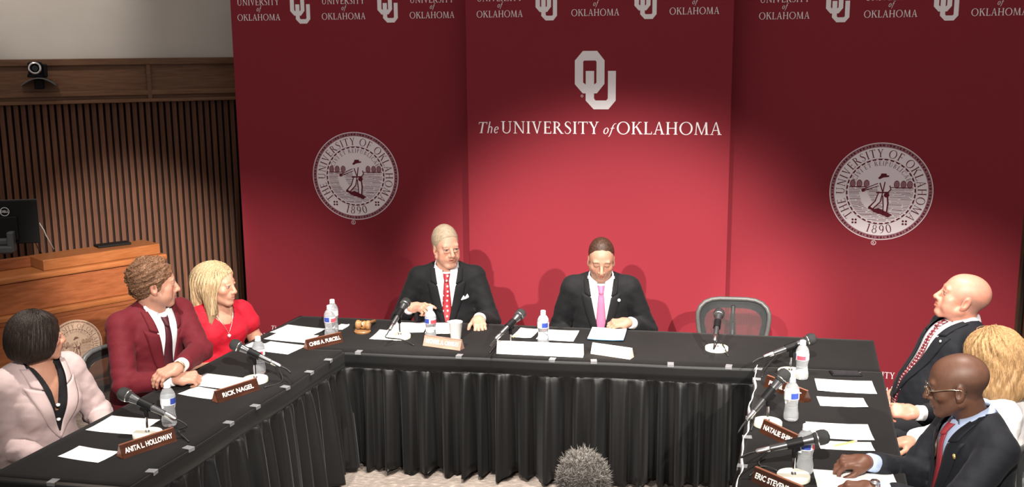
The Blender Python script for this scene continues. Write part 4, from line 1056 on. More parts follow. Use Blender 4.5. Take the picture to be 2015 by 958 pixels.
# ---- head, in its own frame: face towards -y, z up, origin between the ears
def head_prims(o):
    w_, lng = o.get('w', 1.0), o.get('long', 1.0)
    fem = o.get('fem', 0)
    p = [(s_ell((0, .020, .038), (.075 * w_, .096, .083)), 0, 'u'),
         (s_ell((0, -.026, .010), (.063 * w_, .064, .088)), .03, 'u'),
         (s_ell((0, -.030, -.058 * lng), (.050 * w_, .052, .048)), .03, 'u'),
         (s_ell((0, -.074, -.090 * lng), (.022 - .004 * fem, .019, .018)), .022, 'u')]
    j = o.get('jaw', 1.0)
    for s in (-1, 1):
        p += [(s_cone((s * .056 * w_ * j, .002, -.050), (s * .020 * j, -.068, -.092 * lng), .017 - .004 * fem, .014 - .003 * fem), .022, 'u'),
              (s_ell((s * .043 * w_, -.056, -.018), (.022, .022, .020)), .02, 'u')]
        if o.get('cheek'): p += [(s_ell((s * .040, -.050, -.05), (.026, .028, .028)), .02, 'u')]
    p += [(s_cone((-.038, -.078 + .004 * fem, .028), (.038, -.078 + .004 * fem, .028), .0115 - .003 * fem, .0115 - .003 * fem), .014, 'u')]
    for s in (-1, 1):
        p += [(s_ell((s * .032, -.098, .008), (.020, .0165, .0125)), .009, 's'),
              (s_ell((s * .0315, -.0765, .0065), (.0135, .0125, .0115)), .002, 'u'),
              (s_cone((s * .020, -.0895, .0155), (s * .043, -.083, .0145), .0045, .0045), .006, 'u')]
        if o.get('bags'): p += [(s_cone((s * .022, -.088, -.007), (s * .042, -.081, -.006), .0048, .0048), .005, 'u')]
    nz = o.get('nose', 1.0)
    p += [(s_cone((0, -.086, .016), (0, -.092 - .022 * nz, -.026), .0085, .0115), .010, 'u'),
          (s_ell((0, -.090 - .022 * nz, -.029), (.0115, .0105, .010)), .008, 'u')]
    for s in (-1, 1):
        p += [(s_ell((s * .0135, -.097, -.031), (.0085, .010, .008)), .006, 'u'), (s_ell((s * .0075, -.107, -.0395), (.0035, .006, .004)), .003, 's')]
    p += [(s_ell((0, -.080, -.052), (.030, .018, .026)), .014, 'u')]
    for s in (-1, 1):
        p += [(s_cone((0, -.0955, -.0535), (s * .023, -.0850, -.0580), .0058, .0032), .005, 'u'),
              (s_cone((0, -.0945, -.0645), (s * .021, -.0845, -.0600), .0070, .0034), .005, 'u')]
    if o.get('open'): p += [(s_ell((0, -.100, -.0595), (.014, .012, .0038)), .002, 's')]
    else: p += [(s_cone((-.021, -.0935, -.0590), (.021, -.0935, -.0590), .0013, .0013), .003, 's')]
    for s in (-1, 1):
        Re = np.array(Matrix.Rotation(s * .35, 3, 'Z') @ Matrix.Rotation(-.2, 3, 'X'))
        p += [(s_ell((s * .0755 * w_, .010, -.006), (.0085, .019, .033), Re), .006, 'u'),
              (s_ell((s * .084 * w_, .004, -.003), (.007, .0105, .018), Re), .005, 's'),
              (s_ell((s * .074 * w_, .000, -.032), (.007, .009, .010), Re), .004, 'u')]
    return p
def head_colors(L, o, skin):
    c = np.tile(np.array(skin), (len(L), 1)).astype(float)
    x, y, z = L[:, 0], L[:, 1], L[:, 2]; ax = np.abs(x)
    front = y < -.05
    def mix(mask, col):
        mask = np.clip(mask, 0, 1)[:, None]; c[:] = c * (1 - mask) + np.array(col) * mask
    red = np.array(o.get('blush', np.array(skin) * A3(1.05, .72, .68)))
    mix(0.45 * np.exp(-(((ax - .045) / .022) ** 2 + ((z + .025) / .022) ** 2)) * front, red)
    mix(0.5 * np.exp(-((x / .016) ** 2 + ((z + .028) / .015) ** 2)) * (y < -.09), red)
    mix(0.4 * np.clip((ax - .074) / .006, 0, 1), red)
    lip = np.array(o.get('lip', np.array(skin) * A3(.82, .45, .42)))
    lm = np.exp(-((x / .021) ** 4 + ((z + .059) / .0085) ** 4)) * (y < -.078)
    mix(0.75 * lm, lip)
    mix(0.8 * np.exp(-((x / .020) ** 4 + ((z + .0590) / .0018) ** 2)) * (y < -.078), lip * .35)
    if o.get('stubble') is not None:
        sm = ((z < -.035) & (y < -.0) & (y > -.12)).astype(float) * np.clip((-.035 - z) / .02, 0, 1) * (1 - lm)
        mix(o['stubble'][1] * sm, o['stubble'][0])
    if o.get('brow') is not None:
        bz = .0315 - .0035 * ((ax - .03) / .015) ** 2
        mix(o.get('browk', .8) * np.exp(-((z - bz) / .0042) ** 2 - ((ax - .032) / .019) ** 6) * (y < -.055), o['brow'])
    if o.get('side_hair') is not None:
        zl = np.interp(y, [-.03, -.01, .02, .06, .12], [.0, .035, .045, .035, .03])
        zb_ = np.interp(y, [-.03, .02, .05, .12], [.0, -.03, -.05, -.055])
        m_ = np.clip((zl - z) / .02, 0, 1) * np.clip((z - zb_) / .012, 0, 1) * np.clip((y + .025) / .015, 0, 1) * (ax < .078)
        mix(o['side_hair'][1] * m_, o['side_hair'][0])
    if o.get('shut'):
        mix(0.85 * np.exp(-(((ax - .0315) / .0135) ** 4 + ((z - .0015 + .12 * 0) / .0022) ** 2)) * (y < -.07), np.array(skin) * .25)
        mix(0.30 * np.exp(-(((ax - .0315) / .015) ** 4 + ((z - .008) / .007) ** 2)) * (y < -.07), np.array(skin) * A3(.7, .5, .45))
    else:
        gx = o.get('gaze', 0.0)
        eye = np.exp(-(((ax - .0315) / .0128) ** 4 + ((z - .0060) / .0058) ** 4)) * (y < -.07)
        mix(np.clip(eye * 1.6 - .3, 0, 1), (.36, .32, .30))
        ir = np.exp(-((((x - np.sign(x) * .0315 - gx)) / .0058) ** 4 + ((z - .0060) / .0058) ** 4)) * (y < -.07)
        mix(np.clip(ir * 1.8 - .3, 0, 1) * (eye > .3), o.get('iris', (.05, .035, .025)))
        mix(0.85 * np.exp(-(((ax - .0315) / .0135) ** 4 + ((z - .0118 + .02 * (ax - .0315)) / .0019) ** 2)) * (y < -.065), np.array(skin) * .18)
        mix(0.4 * np.exp(-(((ax - .0315) / .0135) ** 4 + ((z + .0005) / .0016) ** 2)) * (y < -.065), np.array(skin) * A3(.55, .35, .3))
    return c

# ---- hands: wrist at origin, x along the fingers, z out of the back of the hand, thumb on +y (right palm-down seen from above: flip with side)
def hand_prims(W, fdir, back, side, curl=(20, 30, 20), spread=0.10, thumb=(0.5, 0.3), scale=1.0, per=None, fore=None):
    X = nrm(fdir); Z = nrm(np.asarray(back) - X * (np.asarray(back) @ X)); Y = np.cross(Z, X) * side
    def T(p): return np.asarray(W) + scale * (X * p[0] + Y * p[1] + Z * p[2])
    prims = []
    ys = (.027, .009, -.010, -.027); xs = (.086, .090, .086, .078); Ls = (.070, .078, .072, .056); rs_ = (.0088, .0090, .0086, .0076)
    first = True
    for i in range(4):
        prims.append((s_cone(T((.004, ys[i] * .62, 0)), T((xs[i], ys[i], .002)), .0145 * scale, .0118 * scale), 0.014 if not first else 0, 'u')); first = False
    prims.append((s_ell(T((.030, .020, -.006)), (.024 * scale,) * 3), .014, 'u'))
    prims.append((s_ell(T((.030, -.018, -.005)), (.020 * scale,) * 3), .014, 'u'))
    for i in range(4):
        cu = per[i] if per else curl
        p = np.array([xs[i], ys[i], .002]); a = 0.0; sp = spread * (1.5 - i) / 1.5
        for s, fr, rr0, rr1 in ((0, .46, 1.0, .95), (1, .30, .95, .88), (2, .24, .88, .74)):
            a += math.radians(cu[s]); d = np.array([math.cos(a) * math.cos(sp), math.cos(a) * math.sin(sp), -math.sin(a)])
            q = p + d * Ls[i] * fr
            prims.append((s_cone(T(p), T(q), rs_[i] * rr0 * scale, rs_[i] * rr1 * scale), .004 if s else .006, 'u'))
            if s == 0: prims.append((s_ell(T(p + np.array([0, 0, .003])), (.0095 * scale,) * 3), .005, 'u'))
            p = q
    o, dn = thumb
    t0 = np.array([.018, .026, -.006]); t1 = t0 + .042 * np.array([math.cos(o), math.sin(o), -dn]); o2 = o * .45
    t2 = t1 + .030 * np.array([math.cos(o2), math.sin(o2), -dn * .8]); t3 = t2 + .022 * np.array([math.cos(o2 * .7), math.sin(o2 * .7), -dn * .5])
    prims += [(s_cone(T(t0), T(t1), .0135 * scale, .0112 * scale), .010, 'u'), (s_cone(T(t1), T(t2), .0108 * scale, .0098 * scale), .004, 'u'), (s_cone(T(t2), T(t3), .0098 * scale, .0078 * scale), .004, 'u')]
    prims.append((s_cone(np.asarray(W) - (nrm(fore) if fore is not None else X) * .07, T((.012, 0, 0)), .0265 * scale, .0245 * scale), .014, 'u'))
    return prims, T
def ik(S, W, l1, l2, pole):
    S, W = np.asarray(S, float), np.asarray(W, float); d = W - S; L = np.linalg.norm(d); L = min(L, (l1 + l2) * .995); u = nrm(d)
    W = S + u * L
    a = (l1 * l1 - l2 * l2 + L * L) / (2 * L); h = math.sqrt(max(0, l1 * l1 - a * a))
    p = np.asarray(pole, float); p = nrm(p - u * (p @ u)); return S + u * a + p * h, W

skin_m = mat('skin', (0.6, 0.4, 0.3), 0.42, spec=0.35, noise=0.05, nscale=60, bump=0.06, bscale=220, sss=0.12, attr=True)
dark_skin_m = mat('dark_skin', (0.1, 0.05, 0.03), 0.48, spec=0.3, noise=0.08, nscale=50, bump=0.06, bscale=220, attr=True)
def cloth_mat(name, col, rough=0.85, sheen=0.0, noise=0.06, wr=0.35): return mat(name, col, rough, spec=0.25, noise=noise, nscale=250, bump=wr, bscale=16, sheen=sheen)
def hair_mat(name, dark, light, scale=(60, 60, 8), rough=0.42):
    if name in _M: return _M[name]
    m = wood_mat(name, dark, light, scale, rough, 3); t = m.node_tree; N, L = t.nodes, t.links; b = N['Principled BSDF']
    n2 = [n for n in N if n.type == 'TEX_NOISE'][0]; bp = N.new('ShaderNodeBump'); bp.inputs['Strength'].default_value = 0.5; bp.inputs['Distance'].default_value = 0.006
    L.new(n2.outputs['Fac'], bp.inputs['Height']); L.new(bp.outputs['Normal'], b.inputs['Normal'])
    return m

class Person:
    """seated figure; local frame: faces -y, origin on the floor below the hips"""
    def __init__(s, label, Hw, yaw, lean=0.0, build=1.0, sh=0.17, seat=0.49, belly=1.0, side=0.0, neck=0.135, fem=0, nfwd=.022):
        s.label = label; s.yaw = yaw; s.lean = lean; s.b = build; s.fem = fem
        s.Rz = np.array(Matrix.Rotation(yaw, 3, 'Z'))
        U = A3(math.sin(side), -math.sin(lean), math.cos(lean)); U /= np.linalg.norm(U)
        s.U = U; s.Fw = nrm(A3(0, -math.cos(lean), -math.sin(lean)))
        H = np.asarray(Hw, float)
        hl = A3(0, 0, H[2] - FZ)
        N_ = hl + A3(0, nfwd + .02 * math.sin(lean), -neck)      # neck base, still centred on the head
        Lt = (N_[2] - seat) / U[2]
        pel = N_ - U * Lt
        shift = A3(pel[0], pel[1], 0)
        s.root = H - s.Rz @ (hl - shift); s.root[2] = FZ
        s.H = hl - shift; s.N = N_ - shift; s.pel = pel - shift; s.Lt = Lt
        s.sh = sh; s.belly = belly
        s.S = {k: s.N + A3(k * sh, 0, 0) - U * .052 + s.Fw * (-.012) for k in (-1, 1)}
        s.o = None; s.skin_parts = []; s.children = []
        s.arms = {}
    def w2l(s, p): return s.Rz.T @ (np.asarray(p, float) - s.root)
    def d2l(s, d): return s.Rz.T @ np.asarray(d, float)
    def pt(s, x, f, t): return s.pel + A3(x, 0, 0) + s.Fw * f + s.U * t
    def torso(s, grow=0.0):
        b, L = s.b, s.Lt; g = grow
        R = np.stack([A3(1, 0, 0), -s.Fw, s.U], 1)
        p = [(s_ell(s.pt(0, 0.0, L * .70), (.163 * b + g, (.118 + .01 * s.fem) * b + g, L * .36 + g), R), 0, 'u'),
             (s_ell(s.pt(0, .015 * s.belly, L * .26), ((.160 - .025 * s.fem) * b * (0.5 + s.belly * .5) + g, .125 * b * s.belly + g, L * .36 + g), R), .08, 'u'),
             (s_ell(s.pt(0, 0, L * .04), ((.165 + .01 * s.fem) * b + g, .13 * b + g, .13 + g), R), .06, 'u')]
        for k in (-1, 1):
            p.append((s_cone(s.pt(k * .03, -.02, L - .005), s.S[k] - A3(k * .012, 0, 0), .048 + g, .052 + g), .035, 'u'))
            if s.fem: p.append((s_ell(s.pt(k * .07, .085 * b, L * .60), (.062 + g, .055 + g, .065 + g), R), .035, 'u'))
        return p
    def arm(s, k, Ww, pole, fdir=None, back=None, l1=.285, l2=.255, r=(.054, .047, .037), hand=None):
        """k: -1 the viewer-left side when facing us (own right), +1 own left; targets in world space"""
        W = s.w2l(Ww); E, W = ik(s.S[k], W, l1 * s.b ** .3, l2 * s.b ** .3, s.d2l(pole))
        s.arms[k] = (s.S[k], E, W, r)
        if hand is not None:
            fd = s.d2l(fdir) if fdir is not None else W - E
            pr, T = hand_prims(W, fd, s.d2l(back), hand.get('side', -k), fore=W - E, **{q: v for q, v in hand.items() if q != 'side'})
            s.arms[k] += (pr, T)
    def sleeve(s, k, grow=0.0, cut=0.07, upto=None):
        S, E, W, r = s.arms[k][:4]
        d = nrm(W - E); We = W - d * cut
        pr = [(s_cone(S, E, r[0] + grow, r[1] + grow), 0.03, 'u')]
        if upto is None: pr.append((s_cone(E, We, r[1] + grow, r[2] + grow), .02, 'u'))
        return pr
    def garment(s, name, m, grow=0.0, h=.0085, sleeves=True, cut=.075, V=None, wr=0.003, extra=None, short=None, neck_cut=.066, lo=None, skirt=True):
        pr = s.torso(grow)
        f_t = combine(pr)
        arms = []
        for k in (-1, 1):
            if not sleeves: break
            if short:
                S, E, W, r = s.arms[k][:4]; arms += [(s_cone(S, S + (E - S) * short, r[0] + grow + .004, r[0] + grow + .012), .03, 'u')]
            else: arms += s.sleeve(k, grow, cut)
        allp = pr + arms + (extra or [])
        base = combine(allp)
        nA, nB = s.N - s.U * .05, s.H + s.U * .03
        neck = s_cone(s.N + s.U * .012 - s.Fw * .006, s.N + s.U * .2 + s.Fw * .05, neck_cut, neck_cut)
        bt = s.pel - s.U * .12
        elb = [s.arms[k][1] for k in s.arms]
        def f(P):
            d = base(P)
            d = smax(d, -neck(P), .006)
            d = smax(d, ((bt - P.astype(float)) @ s.U).astype(f32), .02)
            if wr:
                amp = np.full(len(P), 1.0, f32)
                for e in elb: amp += 2.0 * np.exp(-((P - e.astype(f32)) ** 2).sum(1) / .012)
                d = d + wob(P, 42, wr * .45, s.yaw * 3) * amp + wob(P, 95, wr * .22, 1 + s.yaw) * amp
            return d
        pts = np.array([s.pel - s.U * .14, s.N + s.U * .1] + [a for k in s.arms for a in s.arms[k][:3]])
        lo_ = pts.min(0) - .24; hi_ = pts.max(0) + .24
        if not sleeves: lo_ = np.minimum(s.pel - .3, s.N - .3); hi_ = np.maximum(s.pel + .3, s.N + .3)
        V_, Q = polygonise(f, lo_, hi_, h)
        s.gf = f
        if V is not None:
            d = V_ - s.pel; x = d[:, 0]; ff = d @ s.Fw; t = d @ s.U
            wv = np.interp(t, V[0], V[1])
            # only the front skin of the chest, never the sleeves
            dv = (x / np.maximum(wv, 1e-4)); inside = (np.abs(x) < wv) & (ff > 0.02) & (f_t(V_.astype(f32)) < .02 + grow)
            # snap vertices near the edge on to it for a clean line
            near = (np.abs(np.abs(x) - wv) < h * .75) & (ff > .02) & (wv > .004)
            V_[near, 0] = s.pel[0] + np.sign(x[near]) * wv[near]
            inside &= ~near
            Q = Q[~inside[Q].any(1)]
        s.children.append((name, V_, Q, m))
        return f
    def surf(s, f, x, t, f0=.34):
        """points on a garment's front at torso coordinates (x, t)"""
        x, t = np.broadcast_arrays(np.asarray(x, float), np.asarray(t, float)); ff = np.full(x.shape, f0)
        for _ in range(40):
            P = s.pel + x[..., None] * A3(1, 0, 0) + ff[..., None] * s.Fw + t[..., None] * s.U
            d = f(P.reshape(-1, 3).astype(f32)).reshape(x.shape); ff = ff - np.clip(d, -.02, .06) * .8
        return x, ff, t
    def patch(s, name, m, f, inner, outer, off=.004, th=.003, n=14, c=5, bulge=0.0):
        """strip between two 2-D curves (x, t) laid on the garment f"""
        a = np.array(inner, float); b = np.array(outer, float)
        def rs(p):
            q = np.linspace(0, 1, len(p)); u = np.linspace(0, 1, n); return np.stack([np.interp(u, q, p[:, 0]), np.interp(u, q, p[:, 1])], 1)
        a, b = rs(a), rs(b); g = np.linspace(0, 1, c)[None, :, None]
        G = a[:, None] * (1 - g) + b[:, None] * g
        x, ff, t = s.surf(f, G[..., 0], G[..., 1])
        ff = ff + bulge * (1 - (2 * g[..., 0] - 1) ** 2)
        P = s.pel + x[..., None] * A3(1, 0, 0) + (ff + off)[..., None] * s.Fw + t[..., None] * s.U
        idx = np.arange(n * c).reshape(n, c)
        Q = np.stack([idx[:-1, :-1], idx[:-1, 1:], idx[1:, 1:], idx[1:, :-1]], -1).reshape(-1, 4)
        s.children.append((name, P.reshape(-1, 3), Q, m, th))
    def lapels(s, m, f, V, wid=.055, notch=.76, th=.003):
        tb, tn = V[0][0], V[0][-1]; D = tn - tb
        for k in (-1, 1):
            q = np.linspace(0, notch, 10); ts = tb + D * q; wi = np.interp(ts, V[0], V[1])
            wo = wi + wid * np.sin(np.clip(q / notch, 0, 1) ** .85 * math.pi / 2) + .002
            s.patch('lapel', m, f, np.c_[k * (wi - .005), ts], np.c_[k * wo, ts + .022 * (q / notch) ** 2], .003, th, 18, 6, bulge=.003)
            q = np.linspace(notch + .015, 1.0, 8); ts = tb + D * q; wi = np.interp(ts, V[0], V[1])
            wo = wi + wid * np.interp(q, [notch, 1.0], [.62, .42])
            s.patch('jacket_collar', m, f, np.c_[k * (wi - .006), ts], np.c_[k * wo, ts + .016 * (1 - (q - notch) / (1 - notch))], .0035, th, 10, 6, bulge=.003)
    def mesh_child(s, name, mb, m, smooth=True):
        s.children.append((name, np.array(mb.v, float), mb.f, m, None, smooth))
    def collar(s, m, open_=.35, r=.064, hgt=.040, pts_len=.052, th=.004):
        """folded shirt collar round the neck"""
        c0 = s.N + s.U * .010 + s.Fw * .004; ax = nrm(s.U * .95 + s.Fw * .30)
        X = A3(1, 0, 0); Fv = nrm(s.Fw - ax * (s.Fw @ ax)); n = 33; rows = [[], [], []]
        for i in range(n):
            a = -math.pi + open_ + (2 * math.pi - 2 * open_) * i / (n - 1)      # angle from the back
            e = abs(a) / math.pi
            d = X * math.sin(a) - Fv * math.cos(a)
            dip = -.024 * max(0, e - .45) / .55
            ext = pts_len * max(0, (e - .72) / .28) ** 1.5
            rows[0].append(c0 + d * (r + .001) + ax * (dip + .008))
            rows[1].append(c0 + d * (r + .003) + ax * (hgt + dip))
            rows[2].append(c0 + d * (r + .014 + .006 * e) + ax * (dip - .002) - s.U * ext + s.Fw * ext * .18)
        mb = MB().grid(np.array(rows)); s.children.append(('shirt_collar', np.array(mb.v), mb.f, m, th))
    def tie(s, m, f, t_end, w0=.014, w1=.036, knot=True, top=None, x0=0.0):
        tn = s.Lt - .022 if top is None else top
        ts = np.linspace(tn - .02, t_end, 14); wd = np.interp(ts, [t_end, t_end + .06, tn - .02], [w1, w1, w0])
        s.patch('necktie', m, f, np.c_[x0 - wd, ts], np.c_[x0 + wd, ts], .005, .003, 22, 7, bulge=.007)
        if knot:
            s.patch('tie_knot', m, f, [(x0 - .020, tn + .016), (x0 - .019, tn + .004), (x0 - .012, tn - .026)], [(x0 + .020, tn + .016), (x0 + .019, tn + .004), (x0 + .012, tn - .026)], .007, .003, 8, 9, bulge=.014)
    def cuffs(s, m, k, ln=.045, r=.034):
        S, E, W, rr = s.arms[k][:4]; d = nrm(W - E); a = W - d * .055; b = W - d * .055 + d * ln
        mb = MB().tube([a, a + d * .004, b - d * .004, b, b - d * .002, a], [r - .002, r, r, r - .001, r - .006, r - .006], 22, cap=False); s.children.append(('shirt_cuff', np.array(mb.v), mb.f, m, None))
    def legs(s, m, shoe):
        pr = []; first = True
        for k in (-1, 1):
            hip = s.pel + A3(k * .09, -.02, -.03); knee = A3(k * .12 + s.pel[0], -.42, .47); ank = A3(k * .12 + s.pel[0], -.40, .09)
            pr += [(s_cone(hip, knee, .088, .066), 0 if first else .03, 'u'), (s_cone(knee, ank, .064, .048), .02, 'u')]; first = False
            mb = MB(); M = Matrix.Translation((ank[0], ank[1] - .07, 0))
            rows = []
            for (y, w_, z_) in ((.11, .012, .05), (.10, .034, .075), (.04, .040, .08), (-.06, .046, .055), (-.13, .040, .04), (-.165, .012, .025)):
                rows.append([M @ Vector((w_ * math.cos(a), y, max(0.0, z_ * .5 + z_ * .5 * math.sin(a)))) for a in [2 * math.pi * i / 14 for i in range(14)]])
            mb.grid([[tuple(v) for v in r] for r in rows], closed=True); s.children.append(('shoe', np.array(mb.v), mb.f, shoe, None))
        V_, Q = polygonise(combine(pr), A3(-.32, -.55, .03), A3(.32, .2, .70), .016); s.children.append(('trousers', V_, Q, m))
    def finish(s, o, skin, mt=None, yaw_h=0.0, pitch_h=0.0, roll_h=0.0, hscale=1.0, chest=False, h=.0033, hair=None, neck_r=(.054, .060)):
        """head, neck and hands as the body mesh; yaw_h is world yaw of the face"""
        R = np.array(Matrix.Rotation(yaw_h - s.yaw, 3, 'Z') @ Matrix.Rotation(pitch_h, 3, 'X') @ Matrix.Rotation(roll_h, 3, 'Y'))
        s.HR, s.hs = R, hscale
        hp = combine(head_prims(o)); Rt = (R / hscale).astype(f32); Hc = s.H.astype(f32)
        nb = s.N - s.U * .02 - s.Fw * .0
        hn = s.H + R @ (A3(0, .024, -.045) * hscale)
        neck = s_cone(nb, hn, neck_r[1], neck_r[0]); bust = [s_cone(s.pt(k * .02, -.005, s.Lt - .03), s.S[k] * .75 + s.N * .25 - s.U * .02, .045, .035) for k in (-1, 1)]
        chestf = combine(s.torso(-.012)) if chest else None
        def f(P):
            d = hp((P - Hc) @ Rt) * hscale
            d = smin(d, neck(P), .022)
            for b in bust: d = smin(d, b(P), .03)
            if chest: d = smin(d, chestf(P), .03)
            return d
        lo = s.H - .19; hi = s.H + .19; lo[2] = s.N[2] - (.16 if chest else .07); lo[0] -= .06; hi[0] += .06
        if chest: lo[:2] -= .05; hi[:2] += .05
        V_, Q = polygonise(f, lo, hi, h)
        L = (V_ - s.H) @ (R / hscale)
        cols = head_colors(L, o, skin); out = (L[:, 2] < -.13)
        cols[out] = skin
        Vs, Qs, Cs = [V_], [Q], [cols]; n0 = len(V_)
        for k in s.arms:
            if len(s.arms[k]) < 5: continue
            pr = list(s.arms[k][4]); S, E, W, rr = s.arms[k][:4]
            if o.get('bare'): pr += [(s_cone(W - nrm(W - E) * .03, E, .027, .038), .012, 'u'), (s_cone(E, S, .038, .047), .012, 'u')]
            fh = combine(pr); pts = np.array([W, s.arms[k][5]((.15, 0, 0)), W + (E - W) * .3] + ([E, S] if o.get('bare') else []))
            V2, Q2 = polygonise(fh, pts.min(0) - .095, pts.max(0) + .095, .0032)
            hc = np.tile(np.array(o.get('hand_skin', skin)), (len(V2), 1)); Vs.append(V2); Qs.append(Q2 + n0); Cs.append(hc); n0 += len(V2)
        # inner body, so that the figure is whole under its clothes
        core = s.torso(-.02)
        for k in s.arms: core += [(q[0], q[1], q[2]) for q in s.sleeve(k, -.020, .05)]
        pts = np.array([s.pel, s.N] + [a for k in s.arms for a in s.arms[k][:3]])
        V3_, Q3 = polygonise(combine(core), pts.min(0) - .22, pts.max(0) + .2, .016)
        Vs.append(V3_); Qs.append(Q3 + n0); Cs.append(np.tile(np.array(skin), (len(V3_), 1)))
        me = mesh_from(np.concatenate(Vs), np.concatenate(Qs), 'person', mt or skin_m, np.concatenate(Cs))
        ob = link('person', me); ob.location = s.root; ob.rotation_euler = (0, 0, s.yaw)
        tag(ob, s.label, 'person')
        for c in s.children:
            nm, V_, Q, m = c[:4]; th = c[4] if len(c) > 4 else None
            if isinstance(Q, np.ndarray): cm = mesh_from(V_, Q, nm, m)
            else:
                cm = bpy.data.meshes.new(nm); cm.from_pydata([tuple(v) for v in V_], [], Q); cm.materials.append(m); cm.polygons.foreach_set('use_smooth', [True] * len(cm.polygons))
            co = link(nm, cm, None, ob)
            if th:
                md = co.modifiers.new('thickness', 'SOLIDIFY'); md.thickness = th; md.offset = 0
        s.ob = ob
        return ob
    # -- hair helpers, in head space
    def head_xf(s, L): return s.H + (np.asarray(L) * s.hs) @ s.HR.T
    def hair(s, fn, m, lo=(-.14, -.15, -.2), hi=(.14, .17, .17), h=.0035, name='hair', strands=None):
        """fn: field in head space"""
        V_, Q = polygonise(fn, lo, hi, h)
        o = link(name, mesh_from(s.head_xf(V_), Q, name, m), None, s.ob)
        return o, V_, Q
    def tufts(s, V_, Q, n, ln, r, m, name='hair_tufts', up=0.3, keep=None, seed=1, jit=.5, drop=0.0):
        """short pointed locks standing on the hair"""
        rng = np.random.RandomState(seed)
        qi = rng.randint(0, len(Q), n); P = V_[Q[qi]].mean(1)
        nr = np.cross(V_[Q[qi][:, 2]] - V_[Q[qi][:, 0]], V_[Q[qi][:, 3]] - V_[Q[qi][:, 1]]); nr /= np.linalg.norm(nr, axis=1)[:, None] + 1e-9
        if keep is not None: k = keep(P); P, nr = P[k], nr[k]
        D = nr + rng.randn(*nr.shape) * jit + np.array([0, 0.1, up - drop]); D /= np.linalg.norm(D, axis=1)[:, None]
        sd = np.cross(D, rng.randn(*D.shape)); sd /= np.linalg.norm(sd, axis=1)[:, None]; s2 = np.cross(D, sd)
        L = ln * (.5 + rng.rand(len(P)))[:, None]
        bend = rng.randn(*D.shape) * .25
        a = P - D * .004; mid = P + D * L * .5 + bend * L * .25; tip = P + D * L + bend * L
        Vv = []; F = []
        ang = [0, 2.094, 4.189]
        ringA = [a + (sd * math.cos(t) + s2 * math.sin(t)) * r for t in ang]; ringB = [mid + (sd * math.cos(t) + s2 * math.sin(t)) * r * .7 for t in ang]
        allv = np.stack(ringA + ringB + [tip], 1); k = len(P)
        base = (np.arange(k) * 7)[:, None]
        fs = np.array([(0, 1, 4, 3), (1, 2, 5, 4), (2, 0, 3, 5), (3, 4, 6, 6), (4, 5, 6, 6), (5, 3, 6, 6)])
        quads = (base[:, :, None] + fs[None, :3]).reshape(-1, 4).tolist(); tris = (base[:, :, None] + fs[None, 3:, :3]).reshape(-1, 3).tolist()
        me = bpy.data.meshes.new(name); me.from_pydata([tuple(v) for v in s.head_xf(allv.reshape(-1, 3))], [], quads + tris); me.materials.append(m)
        me.polygons.foreach_set('use_smooth', [True] * len(me.polygons))
        o = link(name, me, None, s.ob); o['kind'] = 'stuff'
        return o
    def locks(s, fn, roots, dirs, steps, step, m, r=.002, name='hair_strands', grav=(0, 0, -1), seed=2, wav=0.0, off=.0015, gk=.35):
        """long strands flowing over the hair field fn, all in head space"""
        rng = np.random.RandomState(seed); P = np.array(roots, float); D = np.array(dirs, float); n = len(P); path = []
        g = np.array(grav, float); ph = rng.rand(n) * 6.28
        ln = rng.uniform(.75, 1.0, n)
        e = .002
        for _ in range(4):
            gr = np.stack([fn((P + np.eye(3)[a] * e).astype(f32)) - fn((P - np.eye(3)[a] * e).astype(f32)) for a in range(3)], 1); gr /= np.linalg.norm(gr, axis=1)[:, None] + 1e-9
            P = P - gr * (fn(P.astype(f32)) - off)[:, None]
        for i in range(steps):
            gr = np.stack([fn((P + np.eye(3)[a] * e).astype(f32)) - fn((P - np.eye(3)[a] * e).astype(f32)) for a in range(3)], 1); gr /= np.linalg.norm(gr, axis=1)[:, None] + 1e-9
            d = fn(P.astype(f32)); P = P - gr * (d - off)[:, None] * .8
            path.append(P.copy())
            D = D * (1 - gk) + g * gk
            D = D - gr * (D * gr).sum(1)[:, None]; D /= np.linalg.norm(D, axis=1)[:, None] + 1e-9
            sdv = np.cross(gr, D)
            P = P + (D + sdv * (wav * np.sin(i * .9 + ph))[:, None]) * step * ln[:, None]
        path = np.stack(path, 1)
        mb = MB(); allv = []; F = []
        T = np.gradient(path, axis=1); T /= np.linalg.norm(T, axis=2)[..., None] + 1e-9
        ref = np.array([.3, .5, .8]); a = np.cross(T, ref); a /= np.linalg.norm(a, axis=2)[..., None] + 1e-9; b = np.cross(T, a)
        rad = r * np.interp(np.linspace(0, 1, steps), [0, .15, .8, 1], [.6, 1, .8, .15])[None, :, None] * rng.uniform(.6, 1.3, n)[:, None, None]
        ring = np.stack([path + (a * math.cos(t) + b * math.sin(t)) * rad for t in (0, 2.094, 4.189)], 2)
        idx = np.arange(n * steps * 3).reshape(n, steps, 3)
        Q = np.concatenate([np.stack([idx[:, :-1, k], idx[:, :-1, (k + 1) % 3], idx[:, 1:, (k + 1) % 3], idx[:, 1:, k]], -1).reshape(-1, 4) for k in range(3)])
        o = link(name, mesh_from(s.head_xf(ring.reshape(-1, 3)), Q, name, m), None, s.ob); o['kind'] = 'stuff'
        return o
